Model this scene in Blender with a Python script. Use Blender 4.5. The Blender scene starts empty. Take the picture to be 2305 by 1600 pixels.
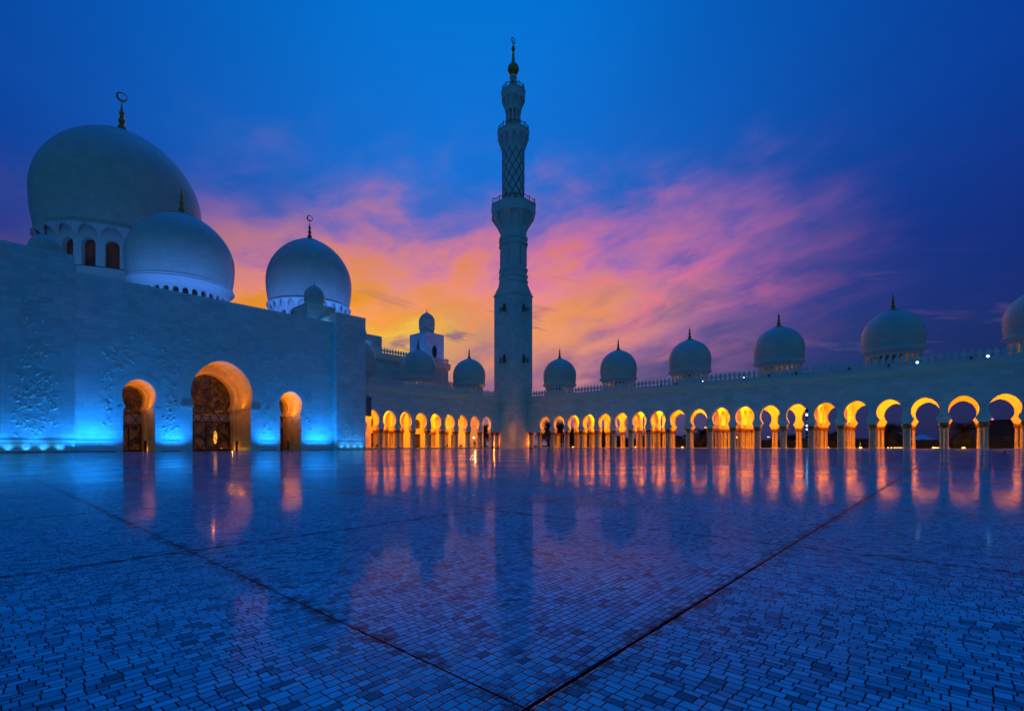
import bpy, bmesh, math, random
from mathutils import Vector, Matrix
random.seed(7)
PI = math.pi
sc = bpy.context.scene
COL = sc.collection
R = math.radians

# ------------------------------------------------------------------ camera
F_PX, TH, CX, HZ, EYE = 1109.4, R(43.546), 1095.0, 1002.2, 0.95
W_PX, H_PX = 2305.0, 1600.0
cam = bpy.data.cameras.new('camera')
cam.sensor_width = 36.0
cam.lens = 36.0 * F_PX / W_PX
cam.shift_x = (W_PX / 2 - CX) / W_PX
cam.shift_y = (HZ - H_PX / 2) / W_PX
cam.clip_start = 0.05
cam.clip_end = 6000
co = bpy.data.objects.new('camera', cam)
COL.objects.link(co)
co.location = (0, 0, EYE)
co.rotation_euler = (R(90), 0, TH - R(90))
sc.camera = co
FX, FY = math.cos(TH), math.sin(TH)
def at(px, x=None, y=None):
    """ground-plan point on the ray of photo column px, on the plane x= or y="""
    r = (px - CX) / F_PX
    dx, dy = FX + FY * r, FY - FX * r
    d = x / dx if x is not None else y / dy
    return dx * d, dy * d

sc.view_settings.view_transform = 'Standard'
sc.view_settings.look = 'None'
sc.view_settings.exposure = 0
sc.view_settings.gamma = 1

# ------------------------------------------------------------------ node helpers
class NT:
    def __init__(s, nt):
        s.nt = nt
    def node(s, t, **kw):
        n = s.nt.nodes.new(t)
        for k, v in kw.items():
            setattr(n, k, v)
        return n
    def put(s, sock, v):
        if v is None: return
        if hasattr(v, 'bl_idname') or isinstance(v, bpy.types.NodeSocket):
            s.nt.links.new(v, sock)
        else:
            sock.default_value = v
    def m(s, op, a, b=None, c=None, clamp=False):
        n = s.node('ShaderNodeMath', operation=op, use_clamp=clamp)
        for i, v in enumerate((a, b, c)):
            if v is not None: s.put(n.inputs[i], v)
        return n.outputs[0]
    def ramp(s, fac, stops, interp='LINEAR'):
        n = s.node('ShaderNodeValToRGB')
        n.color_ramp.interpolation = interp
        e = n.color_ramp.elements
        while len(e) < len(stops): e.new(0.5)
        for i, (p, c) in enumerate(stops):
            e[i].position = p
            e[i].color = tuple(c) + (1,) if len(c) == 3 else c
        s.put(n.inputs[0], fac)
        return n.outputs[0]
    def mix(s, fac, a, b, mode='MIX'):
        n = s.node('ShaderNodeMix', data_type='RGBA', blend_type=mode)
        s.put(n.inputs[0], fac)
        s.put(n.inputs[6], a if not isinstance(a, tuple) else tuple(a) + ((1,) if len(a) == 3 else ()))
        s.put(n.inputs[7], b if not isinstance(b, tuple) else tuple(b) + ((1,) if len(b) == 3 else ()))
        return n.outputs[2]
    def xyz(s, v):
        n = s.node('ShaderNodeSeparateXYZ'); s.put(n.inputs[0], v); return n.outputs
    def vec(s, x, y, z=0.0):
        n = s.node('ShaderNodeCombineXYZ')
        for i, v in enumerate((x, y, z)): s.put(n.inputs[i], v)
        return n.outputs[0]
    def smooth(s, v, a, b):
        n = s.node('ShaderNodeMapRange', interpolation_type='SMOOTHSTEP')
        s.put(n.inputs[0], v); n.inputs[1].default_value = a; n.inputs[2].default_value = b
        return n.outputs[0]
    def gauss(s, v, c, w):
        d = s.m('DIVIDE', s.m('SUBTRACT', v, c), w)
        return s.m('EXPONENT', s.m('MULTIPLY', s.m('MULTIPLY', d, d), -1.0))
    def noise(s, vec, scale, detail=4, rough=0.55, dist=0.0, dim='3D'):
        n = s.node('ShaderNodeTexNoise', noise_dimensions=dim)
        if vec is not None: s.put(n.inputs['Vector'], vec)
        n.inputs['Scale'].default_value = scale; n.inputs['Detail'].default_value = detail
        n.inputs['Roughness'].default_value = rough; n.inputs['Distortion'].default_value = dist
        return n.outputs[0]

def srgb(r, g, b):
    f = lambda c: (c / 255 / 12.92) if c / 255 <= 0.04045 else ((c / 255 + 0.055) / 1.055) ** 2.4
    return (f(r), f(g), f(b))

# ------------------------------------------------------------------ world: dusk sky
world = bpy.data.worlds.new('World'); sc.world = world; world.use_nodes = True
wt = world.node_tree; wt.nodes.clear(); w = NT(wt)
tc = w.node('ShaderNodeTexCoord')
rot = w.node('ShaderNodeVectorRotate', rotation_type='Z_AXIS')
w.put(rot.inputs['Vector'], tc.outputs['Generated']); rot.inputs['Angle'].default_value = R(90) - TH
X, Y, Z = w.xyz(rot.outputs[0])
DEG = 180 / PI
az = w.m('MULTIPLY', w.m('ARCTAN2', X, Y), DEG)
el = w.m('MULTIPLY', w.m('ARCSINE', Z), DEG)
# high cloud sheet: flat layer seen in perspective, streaks run towards the sunset
zz = w.m('ADD', w.m('MAXIMUM', Z, 0.0), 0.10)
u = w.m('DIVIDE', X, zz); v = w.m('DIVIDE', Y, zz)
ca, sa = math.cos(R(-14)), math.sin(R(-14))
uu = w.m('SUBTRACT', w.m('MULTIPLY', u, ca), w.m('MULTIPLY', v, sa))
vv = w.m('ADD', w.m('MULTIPLY', u, sa), w.m('MULTIPLY', v, ca))
P = w.vec(w.m('MULTIPLY', uu, 1.0), w.m('MULTIPLY', vv, 0.5), 3.1)
n_big = w.noise(P, 0.75, 4, 0.5, 0.2)
n_fine = w.noise(P, 2.6, 6, 0.52, 0.2)
P2 = w.vec(w.m('MULTIPLY', uu, 1.0), w.m('MULTIPLY', vv, 0.28), 7.7)
n_str = w.noise(P2, 3.2, 6, 0.6, 0.3)
cl = w.m('ADD', w.m('ADD', w.m('MULTIPLY', n_big, 0.45), w.m('MULTIPLY', n_fine, 0.30)), w.m('MULTIPLY', n_str, 0.25))
# clear-air colours by elevation
eln = w.m('DIVIDE', w.m('MAXIMUM', el, 0.0), 60.0)
base = w.ramp(eln, [(0.0, srgb(52, 62, 108)), (0.14, srgb(38, 72, 140)), (0.30, srgb(26, 84, 180)),
                    (0.48, srgb(20, 108, 210)), (0.70, srgb(0, 114, 214)), (1.0, srgb(0, 112, 236))])
side = w.gauss(az, -4.0, 36.0)
side = w.m('ADD', w.m('MULTIPLY', side, 0.82), 0.18)
base = w.mix(1.0, base, w.vec(w.m('MULTIPLY', side, 0.95), side, w.m('ADD', w.m('MULTIPLY', side, 0.72), 0.28)), 'MULTIPLY')
mot = w.m('ADD', 0.76, w.m('MULTIPLY', cl, 0.48))
base = w.mix(1.0, base, w.vec(mot, mot, mot), 'MULTIPLY')
def env(a0, wa, e0, we):
    return w.m('MULTIPLY', w.gauss(az, a0, wa), w.gauss(el, e0, we))
clm = w.smooth(cl, 0.40, 0.60)
pm = w.vec(w.m('ADD', w.m('MULTIPLY', az, 0.105), w.m('MULTIPLY', el, 0.05)), w.m('SUBTRACT', w.m('MULTIPLY', el, 0.24), w.m('MULTIPLY', az, 0.05)), 9.0)
puff = w.noise(pm, 1.15, 6, 0.52, 0.25)
warp = w.m('ADD', w.m('MULTIPLY', w.m('SUBTRACT', cl, 0.5), 26.0), w.m('MULTIPLY', w.m('SUBTRACT', puff, 0.5), 17.0))
el2 = w.m('ADD', el, warp)
az2 = w.m('ADD', az, w.m('MULTIPLY', warp, 0.9))
def env2(a0, wa, e0, we):
    return w.m('MULTIPLY', w.gauss(az2, a0, wa), w.gauss(el2, e0, we))
lcut = w.m('MULTIPLY', w.smooth(w.m('ADD', az, warp), -44.0, -24.0), w.m('SUBTRACT', 1.0, w.m('MULTIPLY', w.smooth(w.m('ADD', az, warp), 20.0, 40.0), 0.95)))
violet = w.m('MULTIPLY', w.m('MULTIPLY', env2(8.0, 24.0, 16.5, 8.0), lcut), 0.42, clamp=True)
col = w.mix(violet, base, srgb(92, 98, 196))
pink = w.m('MULTIPLY', env2(1.0, 26.0, 17.0, 5.6), w.m('ADD', 0.45, w.m('MULTIPLY', clm, 0.8)), clamp=True)
col = w.mix(w.m('MULTIPLY', pink, lcut), col, srgb(226, 102, 192))
salmon = w.m('MULTIPLY', env2(-7.0, 24.0, 15.5, 6.5), w.m('ADD', 0.65, w.m('MULTIPLY', clm, 0.7)), clamp=True)
col = w.mix(w.m('MULTIPLY', salmon, lcut), col, srgb(252, 138, 106))
# torn pink and salmon wisps towards the right
wis = w.noise(w.vec(w.m('ADD', w.m('MULTIPLY', az, 0.09), w.m('MULTIPLY', el, 0.10)), w.m('SUBTRACT', w.m('MULTIPLY', el, 0.34), w.m('MULTIPLY', az, 0.09)), 5.0), 1.0, 7, 0.62, 0.5)
wm = w.m('MULTIPLY', w.smooth(wis, 0.40, 0.74), env(15.0, 13.0, 16.5, 6.0))
col = w.mix(w.m('MULTIPLY', wm, 1.3, clamp=True), col, srgb(232, 108, 150))
orange = w.m('MULTIPLY', env2(-14.5, 19.5, 12.3, 5.8), w.m('ADD', 0.75, w.m('MULTIPLY', clm, 0.8)), clamp=True)
col = w.mix(orange, col, srgb(255, 152, 44))
orr = w.m('MULTIPLY', env2(8.0, 11.0, 13.5, 3.8), w.m('ADD', 0.25, w.m('MULTIPLY', clm, 0.75)), clamp=True)
col = w.mix(orr, col, srgb(255, 156, 84))
gl = w.m('MAXIMUM', w.m('MAXIMUM', pink, salmon), orange)
lum = w.m('ADD', 1.0, w.m('MULTIPLY', gl, w.m('MULTIPLY', w.m('SUBTRACT', puff, 0.52), 1.2)))
col = w.mix(1.0, col, w.vec(w.m('ADD', 0.25, w.m('MULTIPLY', lum, 0.75)), lum, lum), 'MULTIPLY')
yel = w.m('MULTIPLY', env2(-13.0, 8.0, 9.8, 2.6), 0.9, clamp=True)
col = w.mix(yel, col, srgb(255, 190, 66))
rose = w.m('MULTIPLY', env(4.0, 12.0, 5.0, 6.0), 0.70)
col = w.mix(rose, col, srgb(190, 114, 138))
bar = w.noise(w.vec(w.m('MULTIPLY', az, 0.10), w.m('ADD', w.m('MULTIPLY', el, 0.62), w.m('MULTIPLY', az, 0.13)), 2.0), 1.0, 5, 0.55, 0.5)
bm_ = w.m('MULTIPLY', w.smooth(bar, 0.56, 0.68), w.m('MULTIPLY', w.gauss(el, 11.0, 5.0), w.gauss(az, 4.0, 40.0)))
col = w.mix(w.m('MULTIPLY', bm_, 0.8), col, srgb(120, 84, 134))
hi = w.m('ADD', 1.0, w.m('MULTIPLY', w.smooth(el, 46.0, 66.0), 0.6))
col = w.mix(1.0, col, w.vec(w.m('MULTIPLY', hi, 0.9), w.m('MULTIPLY', hi, 1.05), hi), 'MULTIPLY')
# behind the camera it is already night-blue
back = w.smooth(w.m('ABSOLUTE', az), 62.0, 120.0)
col = w.mix(w.m('MULTIPLY', back, w.m('SUBTRACT', 1.0, w.smooth(el, 35, 70))), col, srgb(25, 90, 136))
below = w.m('SUBTRACT', 1.0, w.smooth(el, -6.0, -1.0))
col = w.mix(below, col, srgb(10, 16, 26))
bg = w.node('ShaderNodeBackground'); w.put(bg.inputs[0], col); bg.inputs[1].default_value = 1.0
# faint physical twilight sky on top
sky = w.node('ShaderNodeTexSky', sky_type='NISHITA'); sky.sun_disc = False
sky.sun_elevation = R(-4); sky.sun_rotation = R(62)
bg2 = w.node('ShaderNodeBackground'); w.put(bg2.inputs[0], sky.outputs[0]); bg2.inputs[1].default_value = 0.05
ad = w.node('ShaderNodeAddShader'); w.put(ad.inputs[0], bg.outputs[0]); w.put(ad.inputs[1], bg2.outputs[0])
wo = w.node('ShaderNodeOutputWorld'); w.put(wo.inputs[0], ad.outputs[0])

# ------------------------------------------------------------------ materials
def pbr(name):
    m = bpy.data.materials.new(name); m.use_nodes = True
    nt = m.node_tree; b = nt.nodes['Principled BSDF']
    return m, NT(nt), b
def bump(n, b, h, strength=0.5, dist=0.02):
    x = n.node('ShaderNodeBump'); x.inputs['Strength'].default_value = strength; x.inputs['Distance'].default_value = dist
    n.put(x.inputs['Height'], h); n.put(b.inputs['Normal'], x.outputs[0]); return x

def mat_blocks(name, col, bw, bh, axis='wall', rough=0.5, var=0.22, chevron=False):
    """ashlar marble blocks laid in courses, world metres"""
    m, n, b = pbr(name)
    g = n.node('ShaderNodeNewGeometry'); x, y, z = n.xyz(g.outputs['Position'])
    nx, ny, nz = n.xyz(g.outputs['Normal'])
    if axis == 'uv':
        uv = n.node('ShaderNodeUVMap'); v = uv.outputs[0]
    else:
        isx = n.m('GREATER_THAN', n.m('ABSOLUTE', nx), 0.7)
        uu = n.m('ADD', n.m('MULTIPLY', isx, y), n.m('MULTIPLY', n.m('SUBTRACT', 1.0, isx), x))
        v = n.vec(uu, z, 0.0)
    br = n.node('ShaderNodeTexBrick'); n.put(br.inputs['Vector'], v)
    br.inputs['Scale'].default_value = 1.0; br.inputs['Brick Width'].default_value = bw; br.inputs['Row Height'].default_value = bh
    br.inputs['Mortar Size'].default_value = 0.012 if axis != 'uv' else 0.02; br.inputs['Mortar Smooth'].default_value = 0.3
    c = col
    br.inputs['Color1'].default_value = tuple(k * (1 + var * .4) for k in c) + (1,)
    br.inputs['Color2'].default_value = tuple(k * (1 - var * .5) for k in c) + (1,)
    br.inputs['Mortar'].default_value = tuple(k * 0.62 for k in c) + (1,)
    br.offset_frequency = 2; br.offset = 0.37; br.squash = 1.4; br.squash_frequency = 3
    st = n.noise(g.outputs['Position'], 0.35, 5, 0.6)
    dirt = n.m('ADD', 0.78, n.m('MULTIPLY', st, 0.42))
    fine = n.m('ADD', 0.93, n.m('MULTIPLY', n.noise(g.outputs['Position'], 6.0, 5, 0.7), 0.14))
    k = n.m('MULTIPLY', dirt, fine)
    n.put(b.inputs['Base Color'], n.mix(1.0, br.outputs[0], n.vec(k, k, k), 'MULTIPLY'))
    b.inputs['Roughness'].default_value = rough
    h = n.m('SUBTRACT', n.m('MULTIPLY', n.noise(g.outputs['Position'], 9, 3), 0.15), n.m('MULTIPLY', br.outputs['Fac'], 1.0))
    if chevron:
        zz_ = n.m('PINGPONG', uu, 0.45)
        c1 = n.m('PINGPONG', n.m('ADD', z, n.m('MULTIPLY', zz_, 1.0)), 0.14)
        c2 = n.smooth(c1, 0.02, 0.08)
        h = n.m('ADD', n.m('MULTIPLY', h, 0.4), n.m('MULTIPLY', c2, 1.2))
    bump(n, b, h, 0.8, 0.03 if not chevron else 0.035)
    return m

def mat_plain(name, col, rough=0.5, metal=0.0, ns=4.0, var=0.25, bmp=0.2, spec=None):
    m, n, b = pbr(name)
    g = n.node('ShaderNodeNewGeometry')
    t = n.noise(g.outputs['Position'], ns, 5, 0.6)
    k = n.m('ADD', 1 - var * .5, n.m('MULTIPLY', t, var))
    n.put(b.inputs['Base Color'], n.mix(1.0, tuple(col), n.vec(k, k, k), 'MULTIPLY'))
    b.inputs['Roughness'].default_value = rough; b.inputs['Metallic'].default_value = metal
    if spec is not None: b.inputs['Specular IOR Level'].default_value = spec
    bump(n, b, t, bmp, 0.02)
    return m
def mat_emit(name, col, s):
    m, n, b = pbr(name)
    b.inputs['Base Color'].default_value = tuple(col) + (1,)
    b.inputs['Emission Color'].default_value = tuple(col) + (1,)
    b.inputs['Emission Strength'].default_value = s
    return m

MARBLE = (0.88, 0.71, 0.60)
M_wall = mat_blocks('marble_ashlar', MARBLE, 1.25, 0.62)
M_arc = mat_blocks('marble_chevron_relief', (0.88, 0.71, 0.62), 1.4, 0.7, chevron=True, rough=0.55)
M_dome = mat_blocks('marble_dome_tiles', (0.84, 0.63, 0.46), 1.1, 0.34, axis='uv', rough=0.4, var=0.12)
M_marble = mat_plain('carved_marble', (0.88, 0.68, 0.54), 0.5, ns=1.2)
M_portal_glow = mat_blocks('marble_glow_tint', (0.82, 0.62, 0.20), 1.25, 0.62, rough=0.4)  # warm lamp glow is put into this stone colour
M_inner = mat_plain('arcade_plaster', (0.82, 0.70, 0.42), 0.6, ns=0.8, var=0.12)
M_gold = mat_plain('gilded_metal', (0.80, 0.26, 0.03), 0.35, 0.3, ns=8)
M_cap = mat_plain('gold_leaf_capital', (0.38, 0.17, 0.045), 0.45, 0.5, ns=14, var=0.9, bmp=0.8)
M_bronze = mat_plain('dark_bronze', (0.10, 0.055, 0.025), 0.45, 0.6, ns=20)
M_black = mat_plain('black_metal', (0.012, 0.012, 0.014), 0.5, 0.0, ns=20)
M_iron = mat_plain('gilded_railing', (0.28, 0.12, 0.03), 0.4, 0.6, ns=20)
M_ground = mat_plain('dark_garden_ground', (0.03, 0.032, 0.026), 0.95, ns=0.4, var=0.8)
M_leaf = mat_plain('foliage', (0.012, 0.022, 0.012), 0.7, ns=3, var=0.9)
M_trunk = mat_plain('palm_bark', (0.055, 0.040, 0.028), 0.9, ns=12, var=0.8, bmp=0.9)
M_cloth = mat_plain('dark_clothing', (0.02, 0.02, 0.026), 0.9, ns=10)
M_skin = mat_plain('skin', (0.30, 0.16, 0.10), 0.6, ns=10)
M_tent = mat_plain('tent_fabric', (0.35, 0.55, 0.62), 0.8, ns=2)
M_bldg = mat_plain('far_building_wall', (0.045, 0.045, 0.05), 0.8, ns=0.5)
M_stone = mat_plain('plinth_stone', (0.30, 0.30, 0.31), 0.35, ns=2)
M_void = mat_plain('dark_window_opening', (0.02, 0.016, 0.014), 0.3, ns=2)
E_blue = mat_emit('blue_lamp_lens', (0.22, 0.6, 1.0), 9)
E_cool = mat_emit('cool_lamp_lens', (0.25, 0.6, 1.0), 3)
E_warm = mat_emit('warm_lamp_lens', (1.0, 0.50, 0.12), 3.2)
E_red = mat_emit('red_beacon_lens', (1.0, 0.06, 0.10), 8)
E_win = mat_emit('lit_window_yellow', (1.0, 0.42, 0.04), 1.1)

# inlaid column shafts: white marble with a fine repeated inlay
m, n, b = pbr('inlaid_marble_shaft'); M_shaft = m
g = n.node('ShaderNodeTexCoord'); x, y, z = n.xyz(g.outputs['Object'])
vo = n.node('ShaderNodeTexVoronoi'); n.put(vo.inputs['Vector'], g.outputs['Object']); vo.inputs['Scale'].default_value = 9.0
vo.inputs['Randomness'].default_value = 0.45
k = n.smooth(vo.outputs['Distance'], 0.28, 0.38)
n.put(b.inputs['Base Color'], n.mix(k, (0.12, 0.06, 0.04), (0.58, 0.47, 0.40)))
b.inputs['Roughness'].default_value = 0.35

# door glass: dark, with dim warm interior showing
m, n, b = pbr('dark_door_glass'); M_glass = m
g = n.node('ShaderNodeNewGeometry')
t = n.noise(g.outputs['Position'], 0.9, 5, 0.6, 0.8)
n.put(b.inputs['Base Color'], n.ramp(t, [(0.35, (0.012, 0.008, 0.006)), (0.7, (0.05, 0.022, 0.01))]))
n.put(b.inputs['Emission Color'], n.ramp(t, [(0.40, (0.012, 0.004, 0.001)), (0.55, (0.075, 0.022, 0.003)), (0.75, (0.16, 0.05, 0.008))]))
b.inputs['Emission Strength'].default_value = 0.5
b.inputs['Roughness'].default_value = 0.12
m, n, b = pbr('frosted_panel_glass'); M_frost = m
g = n.node('ShaderNodeNewGeometry')
t = n.noise(g.outputs['Position'], 3, 3)
n.put(b.inputs['Base Color'], n.ramp(t, [(0.3, (0.22, 0.24, 0.24)), (0.7, (0.34, 0.36, 0.35))]))
b.inputs['Roughness'].default_value = 0.2

# courtyard mosaic -----------------------------------------------------------
P0X, P0Y, PS = 0.98, 0.79, 2.78      # expansion joints
m, n, b = pbr('marble_mosaic_floor'); M_floor = m
g = n.node('ShaderNodeNewGeometry'); x, y, z = n.xyz(g.outputs['Position'])
px_ = n.m('DIVIDE', n.m('SUBTRACT', x, P0X), PS); py_ = n.m('DIVIDE', n.m('SUBTRACT', y, P0Y), PS)
ix = n.m('FLOOR', px_); iy = n.m('FLOOR', py_)
fx = n.m('FRACT', px_); fy = n.m('FRACT', py_)
wob = n.noise(g.outputs['Position'], 1.3, 2)
ex = n.m('MULTIPLY', n.m('MINIMUM', n.m('MINIMUM', fx, n.m('SUBTRACT', 1.0, fx)), n.m('MINIMUM', fy, n.m('SUBTRACT', 1.0, fy))), PS)
exx = n.m('MULTIPLY', n.m('MINIMUM', fx, n.m('SUBTRACT', 1.0, fx)), PS); exy = n.m('MULTIPLY', n.m('MINIMUM', fy, n.m('SUBTRACT', 1.0, fy)), PS)
jw = n.m('ADD', 1.0, n.m('MULTIPLY', n.m('SUBTRACT', n.noise(g.outputs['Position'], 9.0, 4), 0.5), 1.2))
joint = n.m('SUBTRACT', 1.0, n.m('MULTIPLY', n.smooth(n.m('MULTIPLY', exx, jw), 0.002, 0.0055), n.smooth(n.m('MULTIPLY', exy, jw), 0.0045, 0.010)))
# some panels lay their courses along x, the others along y
wn = n.node('ShaderNodeTexWhiteNoise', noise_dimensions='2D'); n.put(wn.inputs['Vector'], n.vec(ix, iy))
sw = n.m('GREATER_THAN', n.m('FRACT', n.m('MULTIPLY', n.m('SUBTRACT', iy, 0.5), 0.5)), 2.0)
sw = n.m('MAXIMUM', n.m('LESS_THAN', iy, -0.5), n.m('LESS_THAN', ix, -0.5))
sw = n.m('MULTIPLY', n.m('LESS_THAN', iy, -0.5), n.m('GREATER_THAN', ix, -0.5))
warp = n.noise(g.outputs['Position'], 5.0, 2)
wx = n.m('ADD', x, n.m('MULTIPLY', n.m('SUBTRACT', warp, 0.5), 0.02))
warp2 = n.noise(n.vec(y, x, 5.0), 5.0, 2)
wy = n.m('ADD', y, n.m('MULTIPLY', n.m('SUBTRACT', warp2, 0.5), 0.02))
inv = n.m('SUBTRACT', 1.0, sw)
a = n.m('ADD', n.m('MULTIPLY', wx, inv), n.m('MULTIPLY', wy, sw))      # along the course
c = n.m('ADD', n.m('MULTIPLY', wy, inv), n.m('MULTIPLY', wx, sw))      # across courses
def vor1(val, rnd, feat):
    t = n.node('ShaderNodeTexVoronoi', voronoi_dimensions='1D', feature=feat)
    n.put(t.inputs['W'], val); t.inputs['Scale'].default_value = 1.0; t.inputs['Randomness'].default_value = rnd
    return t
ROW, LEN = 0.031, 0.045
cc = n.m('DIVIDE', c, ROW)
rowc = vor1(cc, 0.8, 'F1'); rowd = vor1(cc, 0.8, 'DISTANCE_TO_EDGE')
rid = n.xyz(rowc.outputs['Color'])[0]
aa = n.m('ADD', n.m('DIVIDE', a, LEN), n.m('MULTIPLY', rid, 977.0))
tc_ = vor1(aa, 0.95, 'F1'); td_ = vor1(aa, 0.95, 'DISTANCE_TO_EDGE')
edge = n.m('MINIMUM', n.m('MULTIPLY', rowd.outputs['Distance'], ROW), n.m('MULTIPLY', td_.outputs['Distance'], LEN))
tile = n.smooth(edge, 0.0009, 0.0030)
tr, tg_, tb = n.xyz(tc_.outputs['Color'])
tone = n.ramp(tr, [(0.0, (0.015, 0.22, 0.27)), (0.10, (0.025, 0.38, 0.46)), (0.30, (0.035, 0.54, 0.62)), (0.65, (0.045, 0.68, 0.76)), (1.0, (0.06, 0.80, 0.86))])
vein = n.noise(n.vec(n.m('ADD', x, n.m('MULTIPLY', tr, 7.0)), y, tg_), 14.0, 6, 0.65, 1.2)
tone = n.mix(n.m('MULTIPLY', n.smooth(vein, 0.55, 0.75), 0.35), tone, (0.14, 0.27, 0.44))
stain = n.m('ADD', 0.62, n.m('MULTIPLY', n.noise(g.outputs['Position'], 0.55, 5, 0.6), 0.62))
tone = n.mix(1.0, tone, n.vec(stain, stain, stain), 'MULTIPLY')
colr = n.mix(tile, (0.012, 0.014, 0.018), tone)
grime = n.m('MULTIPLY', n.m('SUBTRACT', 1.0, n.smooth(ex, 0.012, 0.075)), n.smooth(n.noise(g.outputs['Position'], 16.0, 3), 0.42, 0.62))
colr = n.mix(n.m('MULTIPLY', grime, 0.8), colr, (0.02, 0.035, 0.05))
colr = n.mix(joint, colr, (0.006, 0.006, 0.008))
# the blue of the light is tinted into the tile tones above
rgh = n.m('ADD', 0.05, n.m('MULTIPLY', tg_, 0.06))
rgh = n.m('ADD', rgh, n.m('MULTIPLY', n.m('SUBTRACT', 1.0, tile), 0.4))
rgh = n.m('ADD', rgh, n.m('MULTIPLY', joint, 0.4))
polish = n.smooth(n.noise(g.outputs['Position'], 0.45, 3, 0.55), 0.38, 0.66)
hh = n.m('ADD', n.m('MULTIPLY', tile, 0.0012), n.m('MULTIPLY', n.noise(g.outputs['Position'], 2.2, 3, 0.5), 0.0011))
hh = n.m('ADD', hh, n.m('MULTIPLY', n.noise(g.outputs['Position'], 0.5, 2, 0.5), 0.0040))
hh = n.m('ADD', hh, n.m('MULTIPLY', tb, 0.0004))
hh = n.m('SUBTRACT', hh, n.m('MULTIPLY', joint, 0.004))
bp = n.node('ShaderNodeBump'); bp.inputs['Strength'].default_value = 1.0; bp.inputs['Distance'].default_value = 1.0
n.put(bp.inputs['Height'], hh)
dif = n.node('ShaderNodeBsdfDiffuse'); n.put(dif.inputs['Color'], colr); n.put(dif.inputs['Normal'], bp.outputs[0])
glo = n.node('ShaderNodeBsdfAnisotropic'); glo.inputs['Color'].default_value = (1.0, 0.95, 0.86, 1); n.put(glo.inputs['Roughness'], rgh); n.put(glo.inputs['Normal'], bp.outputs[0])
fr_ = n.node('ShaderNodeFresnel'); fr_.inputs['IOR'].default_value = 1.45; n.put(fr_.inputs['Normal'], bp.outputs[0])
fk = n.m('MULTIPLY', n.m('POWER', fr_.outputs[0], 2.1), n.m('ADD', 0.85, n.m('MULTIPLY', polish, 0.5)), clamp=True)
fk = n.m('MULTIPLY', fk, n.m('MULTIPLY', n.m('ADD', 0.03, n.m('MULTIPLY', tile, 0.97)), n.m('SUBTRACT', 1.0, n.m('MULTIPLY', joint, 0.85))))
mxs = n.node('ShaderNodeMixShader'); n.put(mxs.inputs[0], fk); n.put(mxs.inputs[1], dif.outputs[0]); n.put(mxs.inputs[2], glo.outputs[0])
n.put(M_floor.node_tree.nodes['Material Output'].inputs['Surface'], mxs.outputs[0]); M_floor.node_tree.nodes.remove(b)

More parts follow.
